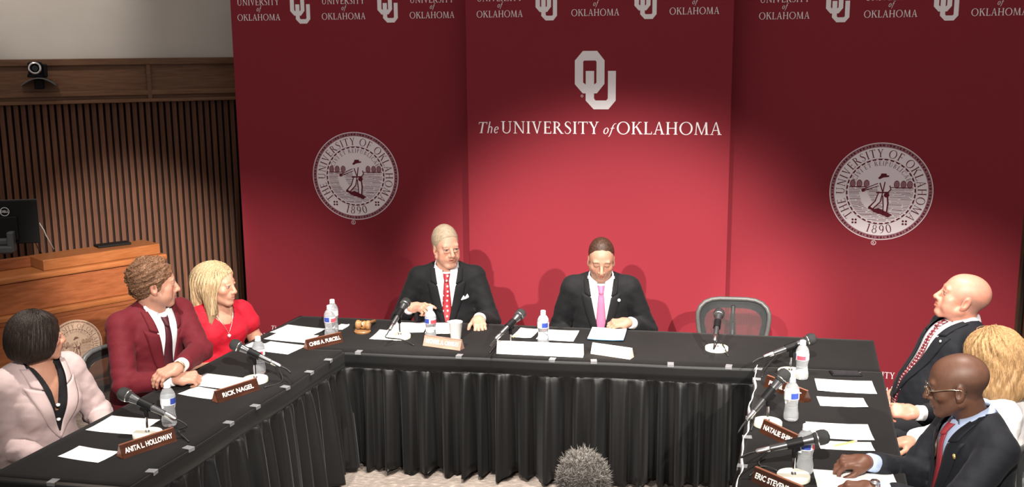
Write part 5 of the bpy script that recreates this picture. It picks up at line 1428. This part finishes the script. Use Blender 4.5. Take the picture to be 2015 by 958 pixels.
def short_hair(o, t=.008, line=None, top=0.0, rough=0.0, freq=260, seed=0.0, part=None):
    w_ = o.get('w', 1.0)
    base = s_ell((0, .022, .040 + top * .3), (.075 * w_ + t * .75, .096 + t, .083 + t + top * .7))
    nape = s_ell((0, .050, -.025), (.058 * w_ + t * .5, .055 + t * .6, .045))
    ln = line or ([-.13, -.075, -.05, -.028, -.010, .012, .022, .05, .12], [.082, .080, .060, .020, -.012, -.006, -.040, -.060, -.062])
    def f(P):
        d = smin(base(P), nape(P), .03)
        x, y, z = P[:, 0], P[:, 1], P[:, 2]
        zl = np.interp(y, ln[0], ln[1]).astype(f32)
        if part: zl = zl + part(x, y).astype(f32)
        d = smax(d, (zl - z) * f32(.8), .006)
        if rough: d = d + wob(P, freq, rough, seed) + wob(P, freq * .45, rough * 1.2, seed + 2)
        return d
    return f
# ------------------------------------------------------------------ the cast
shirt_w = cloth_mat('white_shirt', (0.78, 0.78, 0.80), 0.8, 0.0, 0.02, 0.25)
trouser = cloth_mat('dark_trousers', (0.02, 0.02, 0.024)); shoe_m = mat('black_shoe', (0.012, 0.012, 0.012), 0.3)
char_suit = cloth_mat('charcoal_suit', (0.0072, 0.0072, 0.0084), 0.8, 0.02, 0.25)
navy_suit = cloth_mat('navy_suit', (0.0055, 0.0062, 0.0095), 0.75, 0.02, 0.2)
def dots_mat(name, base, dot, scale, size, stretch=(1, 1, 1)):
    m = bpy.data.materials.new(name); t = nt(m); N, L = t.nodes, t.links; b = N['Principled BSDF']; b.inputs['Roughness'].default_value = 0.5
    tc = N.new('ShaderNodeTexCoord'); mp = N.new('ShaderNodeMapping'); mp.inputs['Scale'].default_value = stretch; v = N.new('ShaderNodeTexVoronoi'); v.voronoi_dimensions = '2D'; mp.inputs['Rotation'].default_value = (-math.pi / 2, 0, 0); v.inputs['Scale'].default_value = scale; v.inputs['Randomness'].default_value = 0.25
    L.new(tc.outputs['Object'], mp.inputs['Vector']); L.new(mp.outputs['Vector'], v.inputs['Vector'])
    r = N.new('ShaderNodeMath'); r.operation = 'LESS_THAN'; r.inputs[1].default_value = size; L.new(v.outputs['Distance'], r.inputs[0])
    mx = N.new('ShaderNodeMix'); mx.data_type = 'RGBA'; mx.inputs[6].default_value = (*base, 1); mx.inputs[7].default_value = (*dot, 1)
    L.new(r.outputs[0], mx.inputs[0]); L.new(mx.outputs[2], b.inputs['Base Color'])
    return m
def pin(p, f, x, t, m, r=.008, name='lapel_pin'):
    _, ff, _ = p.surf(f, [x], [t]); c = p.pt(x, float(ff[0]) + .012, t); ax = V3(p.Fw)
    mb = MB().lathe([(0, -.003), (r, -.003), (r, .001), (r * .7, .003), (0, .003)], 16, Matrix.Translation(V3(c)) @ ax.to_track_quat('Z', 'Y').to_matrix().to_4x4())
    p.children.append((name, np.array(mb.v), mb.f, m, None))
def vee(p, tb, tn=None, w=.072, bow=.15):
    tn = p.Lt + .02 if tn is None else tn; ts = np.linspace(tb, tn, 8); q = (ts - tb) / (tn - tb)
    return (list(ts), list(w * (q * (1 - bow) + bow * np.sin(q * math.pi / 2))))
SK = A3(0.44, 0.255, 0.188)
up = (0, 0, 1)

def suit(p, m, tb, shirt, tie_m, tie_end, w=.072, wid=.055, grow=.010, wr=.003, x0=0.0, collar=True, h=.0085):
    v = vee(p, tb, w=w)
    fs = p.garment('shirt', shirt, grow - .010, .010, sleeves=False, wr=.0)
    # keep only the shirt front
    n, V_, Q, mm = p.children.pop()[:4]; d = V_ - p.pel; keep = (d @ p.Fw > -.02) & (np.abs(d[:, 0]) < .13); Q = Q[keep[Q].all(1)]; p.children.append((n, V_, Q, mm))
    fj = p.garment('jacket', m, grow, h, V=v, wr=wr)
    def smooth_f(P, g=grow): return combine(p.torso(g))(P)
    p.lapels(m, smooth_f, v, wid)
    sf = lambda P: combine(p.torso(grow - .010))(P)
    if tie_m: p.tie(tie_m, sf, tie_end, x0=x0)
    if collar: p.collar(shirt)
    return smooth_f

# --- man with the red dotted tie, speaking, one hand raised
def man_red_tie():
    H = atY(878, 487, 6.10)
    p = Person('white-haired man in charcoal suit with red dotted tie, gesturing while speaking', H, math.radians(2), lean=.06, build=1.02, sh=.170, belly=1.12)
    p.arm(-1, atY(808, 604, 5.92), (-.5, .35, -1), fdir=(1, -.55, .10), back=(-.25, -.35, 1), hand=dict(per=[(12, 20, 12), (45, 60, 35), (55, 65, 40), (60, 65, 40)], thumb=(.55, .5)))
    p.arm(1, at(941, 626, TZ + .045), (.45, .35, -1), fdir=(.15, -1, -.28), back=(.1, -.35, 1), hand=dict(curl=(22, 25, 15), spread=.14, thumb=(.7, .25)))
    fj = suit(p, char_suit, p.Lt * .22, shirt_w, dots_mat('red_dotted_tie', (0.32, 0.013, 0.023), (0.70, 0.65, 0.67), 34, .20), p.Lt * .20, w=.075)
    for k in (-1, 1): p.cuffs(shirt_w, k)
    # pocket square
    p.patch('pocket_square', shirt_w, fj, [(.085, p.Lt * .655), (.100, p.Lt * .705), (.108, p.Lt * .675), (.122, p.Lt * .715), (.130, p.Lt * .68)], [(.085, p.Lt * .645), (.10, p.Lt * .648), (.108, p.Lt * .65), (.122, p.Lt * .655), (.130, p.Lt * .66)], .010, .004, 9, 3)
    p.legs(trouser, shoe_m)
    o = dict(w=.95, cheek=1, bags=1, brow=(.46, .33, .25), browk=.5, open=1, jaw=1.08, long=1.05, iris=(.06, .06, .07))
    p.finish(o, SK * A3(1.12, 1.02, .98), yaw_h=math.radians(24), pitch_h=.06, roll_h=-.03, hscale=.985)
    ln = ([-.13, -.085, -.06, -.035, -.012, .012, .022, .05, .12], [.090, .086, .072, .028, -.012, -.002, -.035, -.055, -.06])
    fh = short_hair(o, .009, ln, top=.008, rough=.0004, freq=140, part=lambda x, y: np.where(np.abs(x) > .045, -.012, 0) * (y < -.02))
    m = hair_mat('white_blond_hair', (.27, .20, .135), (.45, .36, .26), (10, 60, 10))
    p.hair(fh, m)
    return p
# --- man with the pink tie, head bowed
def man_pink_tie():
    H = atY(1183, 512, 5.86)
    p = Person('dark-haired man in charcoal suit with pink tie, looking down', H, math.radians(-4), lean=.14, build=.98, sh=.166, neck=.118)
    p.arm(1, at(1238, 634, TZ + .045), (.5, .3, -.9), fdir=(-1, -.10, -.06), back=(.05, -.35, 1), hand=dict(curl=(38, 45, 30), thumb=(.55, .55)))
    p.arm(-1, p.root + p.Rz @ A3(-.17, -.22, .58), (-.3, .3, -1), fdir=(.3, -1, -.1), back=up, hand=dict(curl=(25, 35, 20)))
    fj = suit(p, char_suit, p.Lt * .18, shirt_w, cloth_mat('pink_tie', (0.48, 0.13, 0.24), 0.55, 0.0, .04, .1), p.Lt * .12, w=.078, wid=.05)
    p.cuffs(shirt_w, 1); p.cuffs(shirt_w, -1)
    pin(p, fj, .102, p.Lt * .80, mat('pin_white', (.75, .72, .72), .3), .009)
    p.legs(trouser, shoe_m)
    o = dict(w=.98, shut=1, brow=(.05, .025, .015), stubble=((.15, .09, .07), .45), long=1.02)
    p.finish(o, SK * A3(.86, .80, .74), yaw_h=math.radians(-3), pitch_h=.32, roll_h=.02, hscale=.965)
    ln = ([-.13, -.07, -.050, -.034, -.014, .012, .022, .05, .12], [.088, .088, .075, .030, -.015, -.008, -.040, -.060, -.062])
    fh = short_hair(o, .0045, ln, top=.004, rough=.0003, freq=230, part=lambda x, y: .020 * np.exp(-((np.abs(x) - .042) / .016) ** 2) * (y < -.03))
    p.hair(fh, hair_mat('dark_brown_hair', (.018, .0085, .0055), (.055, .027, .0175), (40, 10, 40)))
    return p
# --- bald man leaning back at the right
def man_bald():
    H = atY(1893, 588, 4.72)
    p = Person('bald man in navy suit with maroon patterned tie, leaning back with chin raised', H, math.radians(-88), lean=-.34, build=1.10, sh=.178, belly=1.1, neck=.125)
    p.arm(1, at(1800, 812, .745), (.35, -.3, -1), l1=.31, l2=.30, fdir=(-.8, .45, -.05), back=(-.2, -.5, .8), hand=dict(curl=(45, 60, 40)))
    p.arm(-1, p.root + p.Rz @ A3(-.13, -.10, .57), (1, .3, -.6), fdir=(-.35, -.75, -.05), back=(-.5, 0, 1), hand=dict(curl=(40, 50, 30)))
    fj = suit(p, navy_suit, p.Lt * .10, shirt_w, dots_mat('maroon_pattern_tie', (0.10, 0.007, 0.013), (0.60, 0.42, 0.42), 75, .24), p.Lt * .0, w=.078)
    p.cuffs(shirt_w, -1); p.cuffs(shirt_w, 1)
    pin(p, fj, .098, p.Lt * .80, mat('pin_white', (.75, .72, .72), .3), .006)
    p.legs(trouser, shoe_m)
    o = dict(w=1.02, cheek=1, brow=(.20, .11, .08), browk=.6, side_hair=((.17, .12, .10), .45), jaw=1.06, nose=.75)
    p.finish(o, SK * A3(1.10, .84, .80), yaw_h=math.radians(-106), pitch_h=-.30, roll_h=.0, hscale=1.02, neck_r=(.060, .066))
    return p
# --- man in glasses, nearest on the right
def man_glasses():
    H = atY(1883, 760, 3.62)
    sk = A3(.080, .037, .0235)
    p = Person('bald dark-skinned man in navy suit and glasses, both hands on papers', H, math.radians(-92), lean=.06, build=1.04, sh=.178, neck=.125, nfwd=.075)
    p.arm(-1, at(1706, 908, TZ + .055), (.2, .3, -1), fdir=(-1, .03, -.05), back=(-.1, -.25, 1), hand=dict(per=[(45, 45, 25), (42, 45, 25), (45, 45, 25), (48, 45, 25)], thumb=(.30, .55)))
    p.arm(1, at(1722, 962, TZ + .05), (.5, -.6, -1), fdir=(-1, .12, -.03), back=(-.1, -.2, 1), hand=dict(curl=(35, 40, 25), thumb=(.35, .5)))
    blue = cloth_mat('pale_blue_shirt', (0.32, 0.39, 0.54), .8, 0, .02, .2)
    fj = suit(p, navy_suit, p.Lt * .15, blue, cloth_mat('brick_red_tie', (0.19, 0.022, 0.029), 0.5, 0.0, .08, .1), p.Lt * .1, w=.074)
    p.cuffs(blue, -1); p.cuffs(blue, 1)
    pin(p, fj, .105, p.Lt * .76, mat('gold_pin', (.75, .55, .22), .3, metal=.8), .010)
    S, E, W, r = p.arms[1][:4]; d = nrm(W - E)
    mb = MB().tube([W - d * .004, W + d * .008], .0285, 22, cap=False); p.children.append(('watch_band', np.array(mb.v), mb.f, silver, .003))
    T = p.arms[1][5]; mb = MB().lathe([(0, 0), (.016, 0), (.016, .006), (0, .007)], 20, Matrix.Translation(V3(T((.002, 0, .0265)))) @ (V3(T((0, 0, 1))) - V3(T((0, 0, 0)))).to_track_quat('Z', 'Y').to_matrix().to_4x4()); p.children.append(('watch_case', np.array(mb.v), mb.f, silver, None))
    p.legs(trouser, shoe_m)
    o = dict(w=1.0, brow=(.012, .008, .006), lip=(.075, .024, .02), blush=sk * A3(1.1, .9, .85), jaw=1.05, nose=.85, side_hair=((.03, .018, .014), .55), hand_skin=sk * A3(1.25, 1.15, 1.1))
    p.finish(o, sk, dark_skin_m, yaw_h=math.radians(-112), pitch_h=.20, hscale=.99)
    # rimless glasses
    def HX(q): return p.head_xf(np.array([q]))[0]
    mb = MB()
    for s in (-1, 1):
        mb.tube([HX((s * (.033 + .024 * math.cos(a)), -.106 + .010 * abs(math.cos(a)) * (1 if s * math.cos(a) > 0 else 0), .004 + .016 * math.sin(a))) for a in [2 * math.pi * i / 20 for i in range(20)]], .0009, 5, closed=True)
        mb.tube([HX((s * .058, -.096, .010)), HX((s * .072, -.085, .011)), HX((s * .079, -.02, .012)), HX((s * .080, .012, .008)), HX((s * .078, .028, -.008))], .0014, 6)
    mb.tube([HX((-.010, -.108, .006)), HX((0, -.112, .009)), HX((.010, -.108, .006))], .0011, 5)
    g = mb.build('eyeglasses', mat('glasses_metal', (.75, .65, .45), .2, metal=1.0), p.ob, smooth=True)
    gm = mat('lens_clear', (1, 1, 1), .03, trans=1.0, ior=1.05, alpha=.25)
    for s in (-1, 1):
        L_ = MB(); L_.add([HX((s * (.033 + .023 * math.cos(a)), -.106, .004 + .015 * math.sin(a))) for a in [2 * math.pi * i / 20 for i in range(20)]], [tuple(range(20))]); L_.build('lens', gm, g)
    return p
# --- man in the maroon jacket
def man_maroon():
    H = atY(304, 560, 5.02)
    p = Person('man with curly brown hair in maroon jacket, forearms crossed on the left table', H, math.radians(56), lean=.20, build=1.10, sh=.182, belly=1.05, neck=.128)
    maroon = cloth_mat('maroon_jacket', (0.105, 0.0075, 0.0135), .75, .02, .15)
    p.arm(-1, at(346, 745, TZ + .05), (-.6, -.35, -1), fdir=(1, .25, .0), back=(.1, -.5, 1), hand=dict(per=[(60, 70, 40)] * 4, thumb=(.35, .5)))
    p.arm(1, at(352, 722, TZ + .105), (.7, .3, -.6), fdir=(-.75, -.65, -.22), back=(0, -.45, 1), hand=dict(curl=(35, 30, 18), spread=.12, thumb=(.5, .4)))
    fj = suit(p, maroon, p.Lt * .22, shirt_w, cloth_mat('plum_tie', (0.062, 0.012, 0.018), 0.5, 0.0, .25, .1), p.Lt * .2, w=.076, wid=.058)
    p.cuffs(shirt_w, 1); p.cuffs(shirt_w, -1)
    pin(p, fj, .098, p.Lt * .83, mat('pin_plum', (.25, .12, .12), .3, metal=.5), .009)
    S, E, W, r = p.arms[1][:4]; d = nrm(W - E)
    mb = MB().tube([W - d * .006, W + d * .006], .0288, 22, cap=False); p.children.append(('watch_band', np.array(mb.v), mb.f, mat('gold_watch', (.75, .6, .35), .25, metal=1.0), .003))
    p.legs(trouser, shoe_m)
    o = dict(w=1.0, cheek=1, brow=(.13, .065, .04), browk=.6, jaw=1.04, nose=.8, side_hair=((.11, .055, .03), .6))
    p.finish(o, SK * A3(.98, .86, .82), yaw_h=math.radians(112), pitch_h=.05, hscale=1.01, neck_r=(.058, .064))
    ln = ([-.14, -.09, -.065, -.04, -.022, -.006, .012, .024, .05, .14], [.070, .068, .058, .030, .0, -.020, .008, -.030, -.066, -.070])
    fh = short_hair(o, .014, ln, top=.004, rough=.0042, freq=115)
    m = hair_mat('curly_brown_hair', (.050, .022, .012), (.20, .105, .058), (70, 70, 70))
    ho, V_, Q = p.hair(fh, m)
    rng = np.random.RandomState(4); ix = rng.randint(0, len(V_), 1300); rt = V_[ix]; dr = rng.randn(1300, 3); dr[:, 2] *= .5
    p.locks(fh, rt, dr, 7, .0058, m, r=.0021, grav=(0, .3, -.4), gk=.08, wav=1.3, off=.001)
    return p
# --- woman in the red dress
def woman_red():
    H = atY(428, 562, 5.66)
    p = Person('blonde woman in short-sleeved red dress, seen in profile', H, math.radians(42), lean=.06, build=.90, sh=.155, fem=1, neck=.13)
    sk = SK * A3(1.05, .94, .88)
    p.arm(-1, p.root + p.Rz @ A3(-.13, -.26, .56), (-.35, .1, -1), fdir=(.6, -.6, -.2), back=up, hand=dict(curl=(30, 30, 20), scale=.9))
    p.arm(1, p.root + p.Rz @ A3(.12, -.27, .56), (.35, .3, -1), fdir=(-.1, -.8, -.2), back=up, hand=dict(curl=(30, 30, 20), scale=.9))
    dress = cloth_mat('red_dress', (0.42, 0.0075, 0.022), .7, .02, .05, .45)
    f = p.garment('dress', dress, .006, .0078, short=.26, wr=.0035, neck_cut=.070, V=([p.Lt * .80, p.Lt * .83, p.Lt * .92, p.Lt * 1.04], [0, .030, .060, .078]))
    sf = lambda P: combine(p.torso(.006))(P)
    p.legs(dress, shoe_m)
    nc = []
    ch_m = mat('silver_chain', (.75, .72, .68), .3, metal=.9)
    for k in (-1, 1):
        t = np.linspace(0, 1, 10); x, ff, tt = p.surf(sf, k * .058 * (1 - t), p.Lt + .0 - t * .115)
        mb = MB().tube([p.pt(a, b + .006, c) for a, b, c in zip(x, ff, tt)], .0014, 5); nc.append(mb)
    mb = MB(); mb.add(nc[0].v, nc[0].f); mb.add(nc[1].v, nc[1].f); p.children.append(('necklace', np.array(mb.v), mb.f, ch_m, None))
    _, ff, _ = p.surf(sf, [0.0], [p.Lt - .128]); c = p.pt(0, float(ff[0]) + .008, p.Lt - .128)
    mb = MB().lathe([(0, -.012), (.007, -.006), (.010, .002), (.006, .008), (0, .010)], 12, Matrix.Translation(V3(c))); p.children.append(('pendant', np.array(mb.v), mb.f, mat('pendant_white', (.75, .70, .66), .3), None))
    o = dict(w=.94, fem=1, brow=(.30, .19, .11), browk=.5, jaw=.92, bare=1, lip=(.36, .115, .11), nose=.62)
    p.finish(o, sk, yaw_h=math.radians(76), pitch_h=.03, hscale=1.0, chest=True, neck_r=(.045, .050))
    m = hair_mat('blonde_hair', (.26, .165, .083), (.52, .395, .245), (60, 60, 6))
    cap = s_ell((0, .022, .042), (.090, .110, .094))
    sideR = s_cone((-.070, .020, .02), (-.086, -.020, -.185), .040, .028); sideL = s_cone((.070, .020, .02), (.086, -.004, -.170), .040, .028)
    bk = s_cone((0, .085, .02), (0, .115, -.20), .070, .050)
    def fh(P):
        d = smin(smin(smin(cap(P), sideR(P), .05), sideL(P), .05), bk(P), .06)
        x, y, z = P[:, 0], P[:, 1], P[:, 2]
        zl = np.interp(y, [-.14, -.085, -.06, -.04, -.03], [.095, .085, .055, -.02, -.4]).astype(f32)
        d = smax(d, (zl - z) * f32(.8), .006)
        inner = s_ell((0, -.02, -.03), (.064, .10, .11))(P); d = smax(d, -inner, .01)
        inner2 = s_cone((0, .02, -.06), (0, .03, -.3), .058, .07)(P); d = smax(d, -inner2, .008)
        a = np.arctan2(x, y + .0); return d + (.0018 * np.sin(a * 34 + 3 * np.sin(z * 25))).astype(f32)
    p.hair(fh, m, lo=(-.16, -.15, -.27), hi=(.16, .22, .17), h=.004)
    rng = np.random.RandomState(3); n = 800; xs = rng.uniform(-.006, .010, n); ys = rng.uniform(-.07, .085, n)
    roots = np.stack([xs, ys, .042 + .094 * np.sqrt(np.clip(1 - ((ys - .022) / .110) ** 2, .02, 1))], 1); sg = np.sign(rng.rand(n) - .5)
    dirs = np.stack([sg, rng.uniform(-.1, .9, n), np.zeros(n)], 1)
    p.locks(fh, roots, dirs, 26, .0135, m, r=.0019, gk=.16, wav=.12)
    return p
# --- woman in the pale jacket
def woman_pale():
    H = atY(76, 664, 4.32)
    p = Person('woman with a dark bob in pale pink jacket, head turned away', H, math.radians(58), lean=.12, build=.95, sh=.155, fem=1, neck=.13)
    sk = SK * A3(.92, .80, .74)
    p.arm(-1, p.root + p.Rz @ A3(-.16, -.26, .58), (-.3, .3, -1), fdir=(.5, -.8, -.1), back=up, hand=dict(curl=(30, 30, 20), scale=.9))
    p.arm(1, p.root + p.Rz @ A3(.16, -.26, .58), (.3, .4, -1), fdir=(-.3, -.9, -.1), back=up, hand=dict(curl=(30, 30, 20), scale=.9))
    pj = cloth_mat('pale_pink_jacket', (0.44, 0.335, 0.33), .75, .05, .03, .45)
    blk = cloth_mat('black_blouse', (0.012, 0.011, 0.013), .7)
    v = vee(p, p.Lt * .30, w=.080)
    vb = ([p.Lt * .60, p.Lt * .80, p.Lt * 1.05], [.0, .016, .050])
    p.garment('blouse', blk, .002, .008, sleeves=False, wr=.0, neck_cut=.06, V=vb)
    n_, V_, Q, mm = p.children.pop()[:4]; d = V_ - p.pel; keep = (d @ p.Fw > -.02) & (np.abs(d[:, 0]) < .13); p.children.append((n_, V_, Q[keep[Q].all(1)], mm))
    fj = p.garment('jacket', pj, .013, .0085, V=v, wr=.0045)
    sm = lambda P: combine(p.torso(.013))(P)
    p.lapels(pj, sm, v, .060, .72)
    _, ff, _ = p.surf(lambda P: combine(p.torso(.003))(P), [0.0, 0.012], [p.Lt * .66, p.Lt * .50])
    for i, (x, t) in enumerate(((0.0, .66), (.0, .50))):
        mb = MB().lathe([(0, -.008), (.008, -.004), (.009, .004), (0, .008)], 12, Matrix.Translation(V3(p.pt(x, float(ff[i]) + .008, p.Lt * t)))); p.children.append(('pearl_pendant', np.array(mb.v), mb.f, mat('pearl', (.8, .78, .75), .25), None))
    p.legs(trouser, shoe_m)
    o = dict(w=.94, fem=1, brow=(.05, .03, .02), jaw=.92, lip=(.30, .10, .095), nose=.65)
    p.finish(o, sk, yaw_h=math.radians(130), pitch_h=.04, hscale=.94, chest=True, neck_r=(.046, .052))
    m = hair_mat('dark_bob_hair', (.007, .0042, .0035), (.025, .0145, .010), (60, 60, 6), .5)
    cap = s_ell((0, .022, .035), (.098, .116, .098)); low = s_ell((0, .030, -.035), (.104, .104, .082)); nape = s_ell((0, .075, -.03), (.075, .055, .09))
    def fh(P):
        d = smin(smin(cap(P), low(P), .05), nape(P), .04); x, y, z = P[:, 0], P[:, 1], P[:, 2]
        zl = np.interp(y, [-.14, -.085, -.062, -.050, .05, .13], [.075, .062, .045, -.098, -.104, -.085]).astype(f32)
        zl = np.where((y < -.05) & (np.abs(x) > .045), np.minimum(zl, np.interp(y, [-.09, -.07], [.05, -.095])), zl).astype(f32)
        d = smax(d, (zl - z) * f32(.8), .012)
        d = smax(d, -s_ell((0, -.05, -.03), (.060, .08, .105))(P), .012)
        d = smax(d, -s_cone((0, .02, -.05), (0, .03, -.3), .058, .075)(P), .008)
        a = np.arctan2(x, y); return d + (.0012 * np.sin(a * 40 + 2 * np.sin(z * 20))).astype(f32)
    p.hair(fh, m, lo=(-.14, -.15, -.16), hi=(.14, .18, .17), h=.004)
    rng = np.random.RandomState(5); n = 620; ang = rng.uniform(0, 2 * math.pi, n); rr = rng.uniform(.0, .05, n)
    roots = np.stack([rr * np.cos(ang), .03 + rr * np.sin(ang), np.full(n, .133)], 1); dirs = np.stack([np.cos(ang), np.sin(ang), np.zeros(n)], 1)
    keepn = dirs[:, 1] > -.75
    p.locks(fh, roots[keepn], dirs[keepn], 17, .0135, m, r=.0018, gk=.12, wav=.04)
    return p
# --- woman with reddish-blonde hair, turned away
def woman_blonde():
    H = atY(1948, 712, 4.13)
    p = Person('woman with layered reddish-blonde hair in white blouse, seen from behind', H, math.radians(-108), lean=.10, build=.95, sh=.155, fem=1, neck=.13)
    sk = SK * A3(1.0, .86, .80)
    p.arm(1, at(1838, 925, .66), (.3, -.3, -1), fdir=(-.9, .2, -.05), back=up, hand=dict(curl=(35, 35, 20), scale=.9))
    p.arm(-1, at(1792, 868, .72), (.2, .5, -1), fdir=(-.9, -.2, -.05), back=up, hand=dict(curl=(35, 35, 20), scale=.9))
    wh = cloth_mat('white_blouse', (0.80, 0.78, 0.78), .8, .1, .02, .5)
    p.garment('blouse', wh, .012, .0085, wr=.005, neck_cut=.062, cut=.05)
    p.collar(wh, open_=.6, r=.068, hgt=.035, pts_len=.03)
    p.legs(trouser, shoe_m)
    o = dict(w=.94, fem=1, brow=(.25, .14, .08), jaw=.92)
    p.finish(o, sk, yaw_h=math.radians(-150), pitch_h=.10, hscale=1.05, chest=True, neck_r=(.046, .052))
    m = hair_mat('strawberry_hair', (.25, .135, .058), (.46, .29, .14), (50, 50, 9))
    cap = s_ell((0, .025, .040), (.104, .122, .104)); low = s_ell((0, .045, -.05), (.112, .110, .092)); tip = s_ell((0, .060, -.095), (.102, .086, .050))
    def fh(P):
        d = smin(smin(cap(P), low(P), .05), tip(P), .05); x, y, z = P[:, 0], P[:, 1], P[:, 2]
        zl = np.interp(y, [-.14, -.085, -.055, -.04], [.07, .06, .02, -.4]).astype(f32)
        d = smax(d, (zl - z) * f32(.8), .012); d = smax(d, -s_ell((0, -.05, -.03), (.058, .08, .11))(P), .012)
        d = smax(d, -s_cone((0, .02, -.05), (0, .03, -.3), .056, .075)(P), .008)
        a = np.arctan2(x, y)
        return d + (.0022 * np.sin(a * 17 + 4 * np.sin(z * 28 + 2 * a)) + .0008 * np.sin(a * 41 + 3 * np.sin(z * 40))).astype(f32)
    ho, V_, Q = p.hair(fh, m, lo=(-.16, -.15, -.22), hi=(.16, .20, .18), h=.004)
    rng = np.random.RandomState(8); n = 1700; ang = rng.uniform(0, 2 * math.pi, n); rr = rng.uniform(.0, .055, n)
    roots = np.stack([rr * np.cos(ang), .03 + rr * np.sin(ang), np.full(n, .146)], 1); dirs = np.stack([np.cos(ang), np.sin(ang), np.zeros(n)], 1); kk = dirs[:, 1] > -.6
    p.locks(fh, roots[kk], dirs[kk], 18, .0145, m, r=.0014, gk=.12, wav=.22, off=.001)
    return p
# --- grey-haired person crouching inside the U, only the hair in frame
def person_grey():
    H = atY(1147, 962, 3.78)
    p = Person('person with tousled grey hair inside the U, seen from behind at the bottom', H, math.radians(172), lean=.25, build=1.0, sh=.18, seat=.30, neck=.13)
    p.arm(-1, p.root + p.Rz @ A3(-.2, -.25, .36), (-1, .2, -.5), fdir=(.2, -1, 0), back=up, hand=dict(curl=(40, 40, 25)))
    p.arm(1, p.root + p.Rz @ A3(.2, -.25, .36), (1, .2, -.5), fdir=(-.2, -1, 0), back=up, hand=dict(curl=(40, 40, 25)))
    p.garment('jacket', navy_suit, .012, .011, wr=.003)
    pr = []; first = True
    for k in (-1, 1):
        hip, knee, ank = p.pel + A3(k * .09, -.02, -.02), A3(k * .17, -.36, .34), A3(k * .14, -.14, .07)
        pr += [(s_cone(hip, knee, .085, .066), 0 if first else .03, 'u'), (s_cone(knee, ank, .062, .046), .02, 'u')]; first = False
        pr.append((s_cone(A3(k * .14, -.10, .045), A3(k * .15, -.32, .035), .042, .034), .01, 'u'))
    V_, Q = polygonise(combine(pr), A3(-.35, -.5, -.02), A3(.35, .2, .5), .016); p.children.append(('trousers', V_, Q, trouser))
    o = dict(w=1.0, brow=(.3, .28, .26))
    p.finish(o, SK * .9, yaw_h=math.radians(176), pitch_h=.10, hscale=1.02)
    ln = ([-.14, -.085, -.055, -.03, -.012, .012, .022, .05, .14], [.075, .070, .055, .020, -.015, -.006, -.050, -.085, -.085])
    fh = short_hair(o, .018, ln, top=.004, rough=.003, freq=150)
    m = hair_mat('grey_hair', (.24, .22, .20), (.55, .51, .47), (80, 80, 80), .6)
    ho, V_, Q = p.hair(fh, m, hi=(.14, .18, .18))
    p.tufts(V_, Q, 3400, .019, .0022, m, up=.25, jit=.5, seed=12)
    return p
FIG = [man_red_tie(), man_pink_tie(), man_bald(), man_glasses(), man_maroon(), woman_red(), woman_pale(), woman_blonde(), person_grey()]
chair(1.30, 5.90, math.radians(-9), 'empty grey mesh office chair behind the middle table')
for p, lab in zip(FIG, ('mesh chair under the man with the red tie', 'mesh chair under the man with the pink tie', 'mesh chair under the bald man at the right', 'mesh chair under the man in glasses', 'mesh chair under the man in the maroon jacket', 'mesh chair under the woman in the red dress', 'mesh chair under the woman in the pale jacket', 'mesh chair under the woman with reddish-blonde hair')):
    c = chair(p.root[0], p.root[1], p.yaw, lab)
    back = p.Rz @ A3(0, .02 + max(0, -p.lean) * .35, 0); c.location.x += back[0]; c.location.y += back[1]
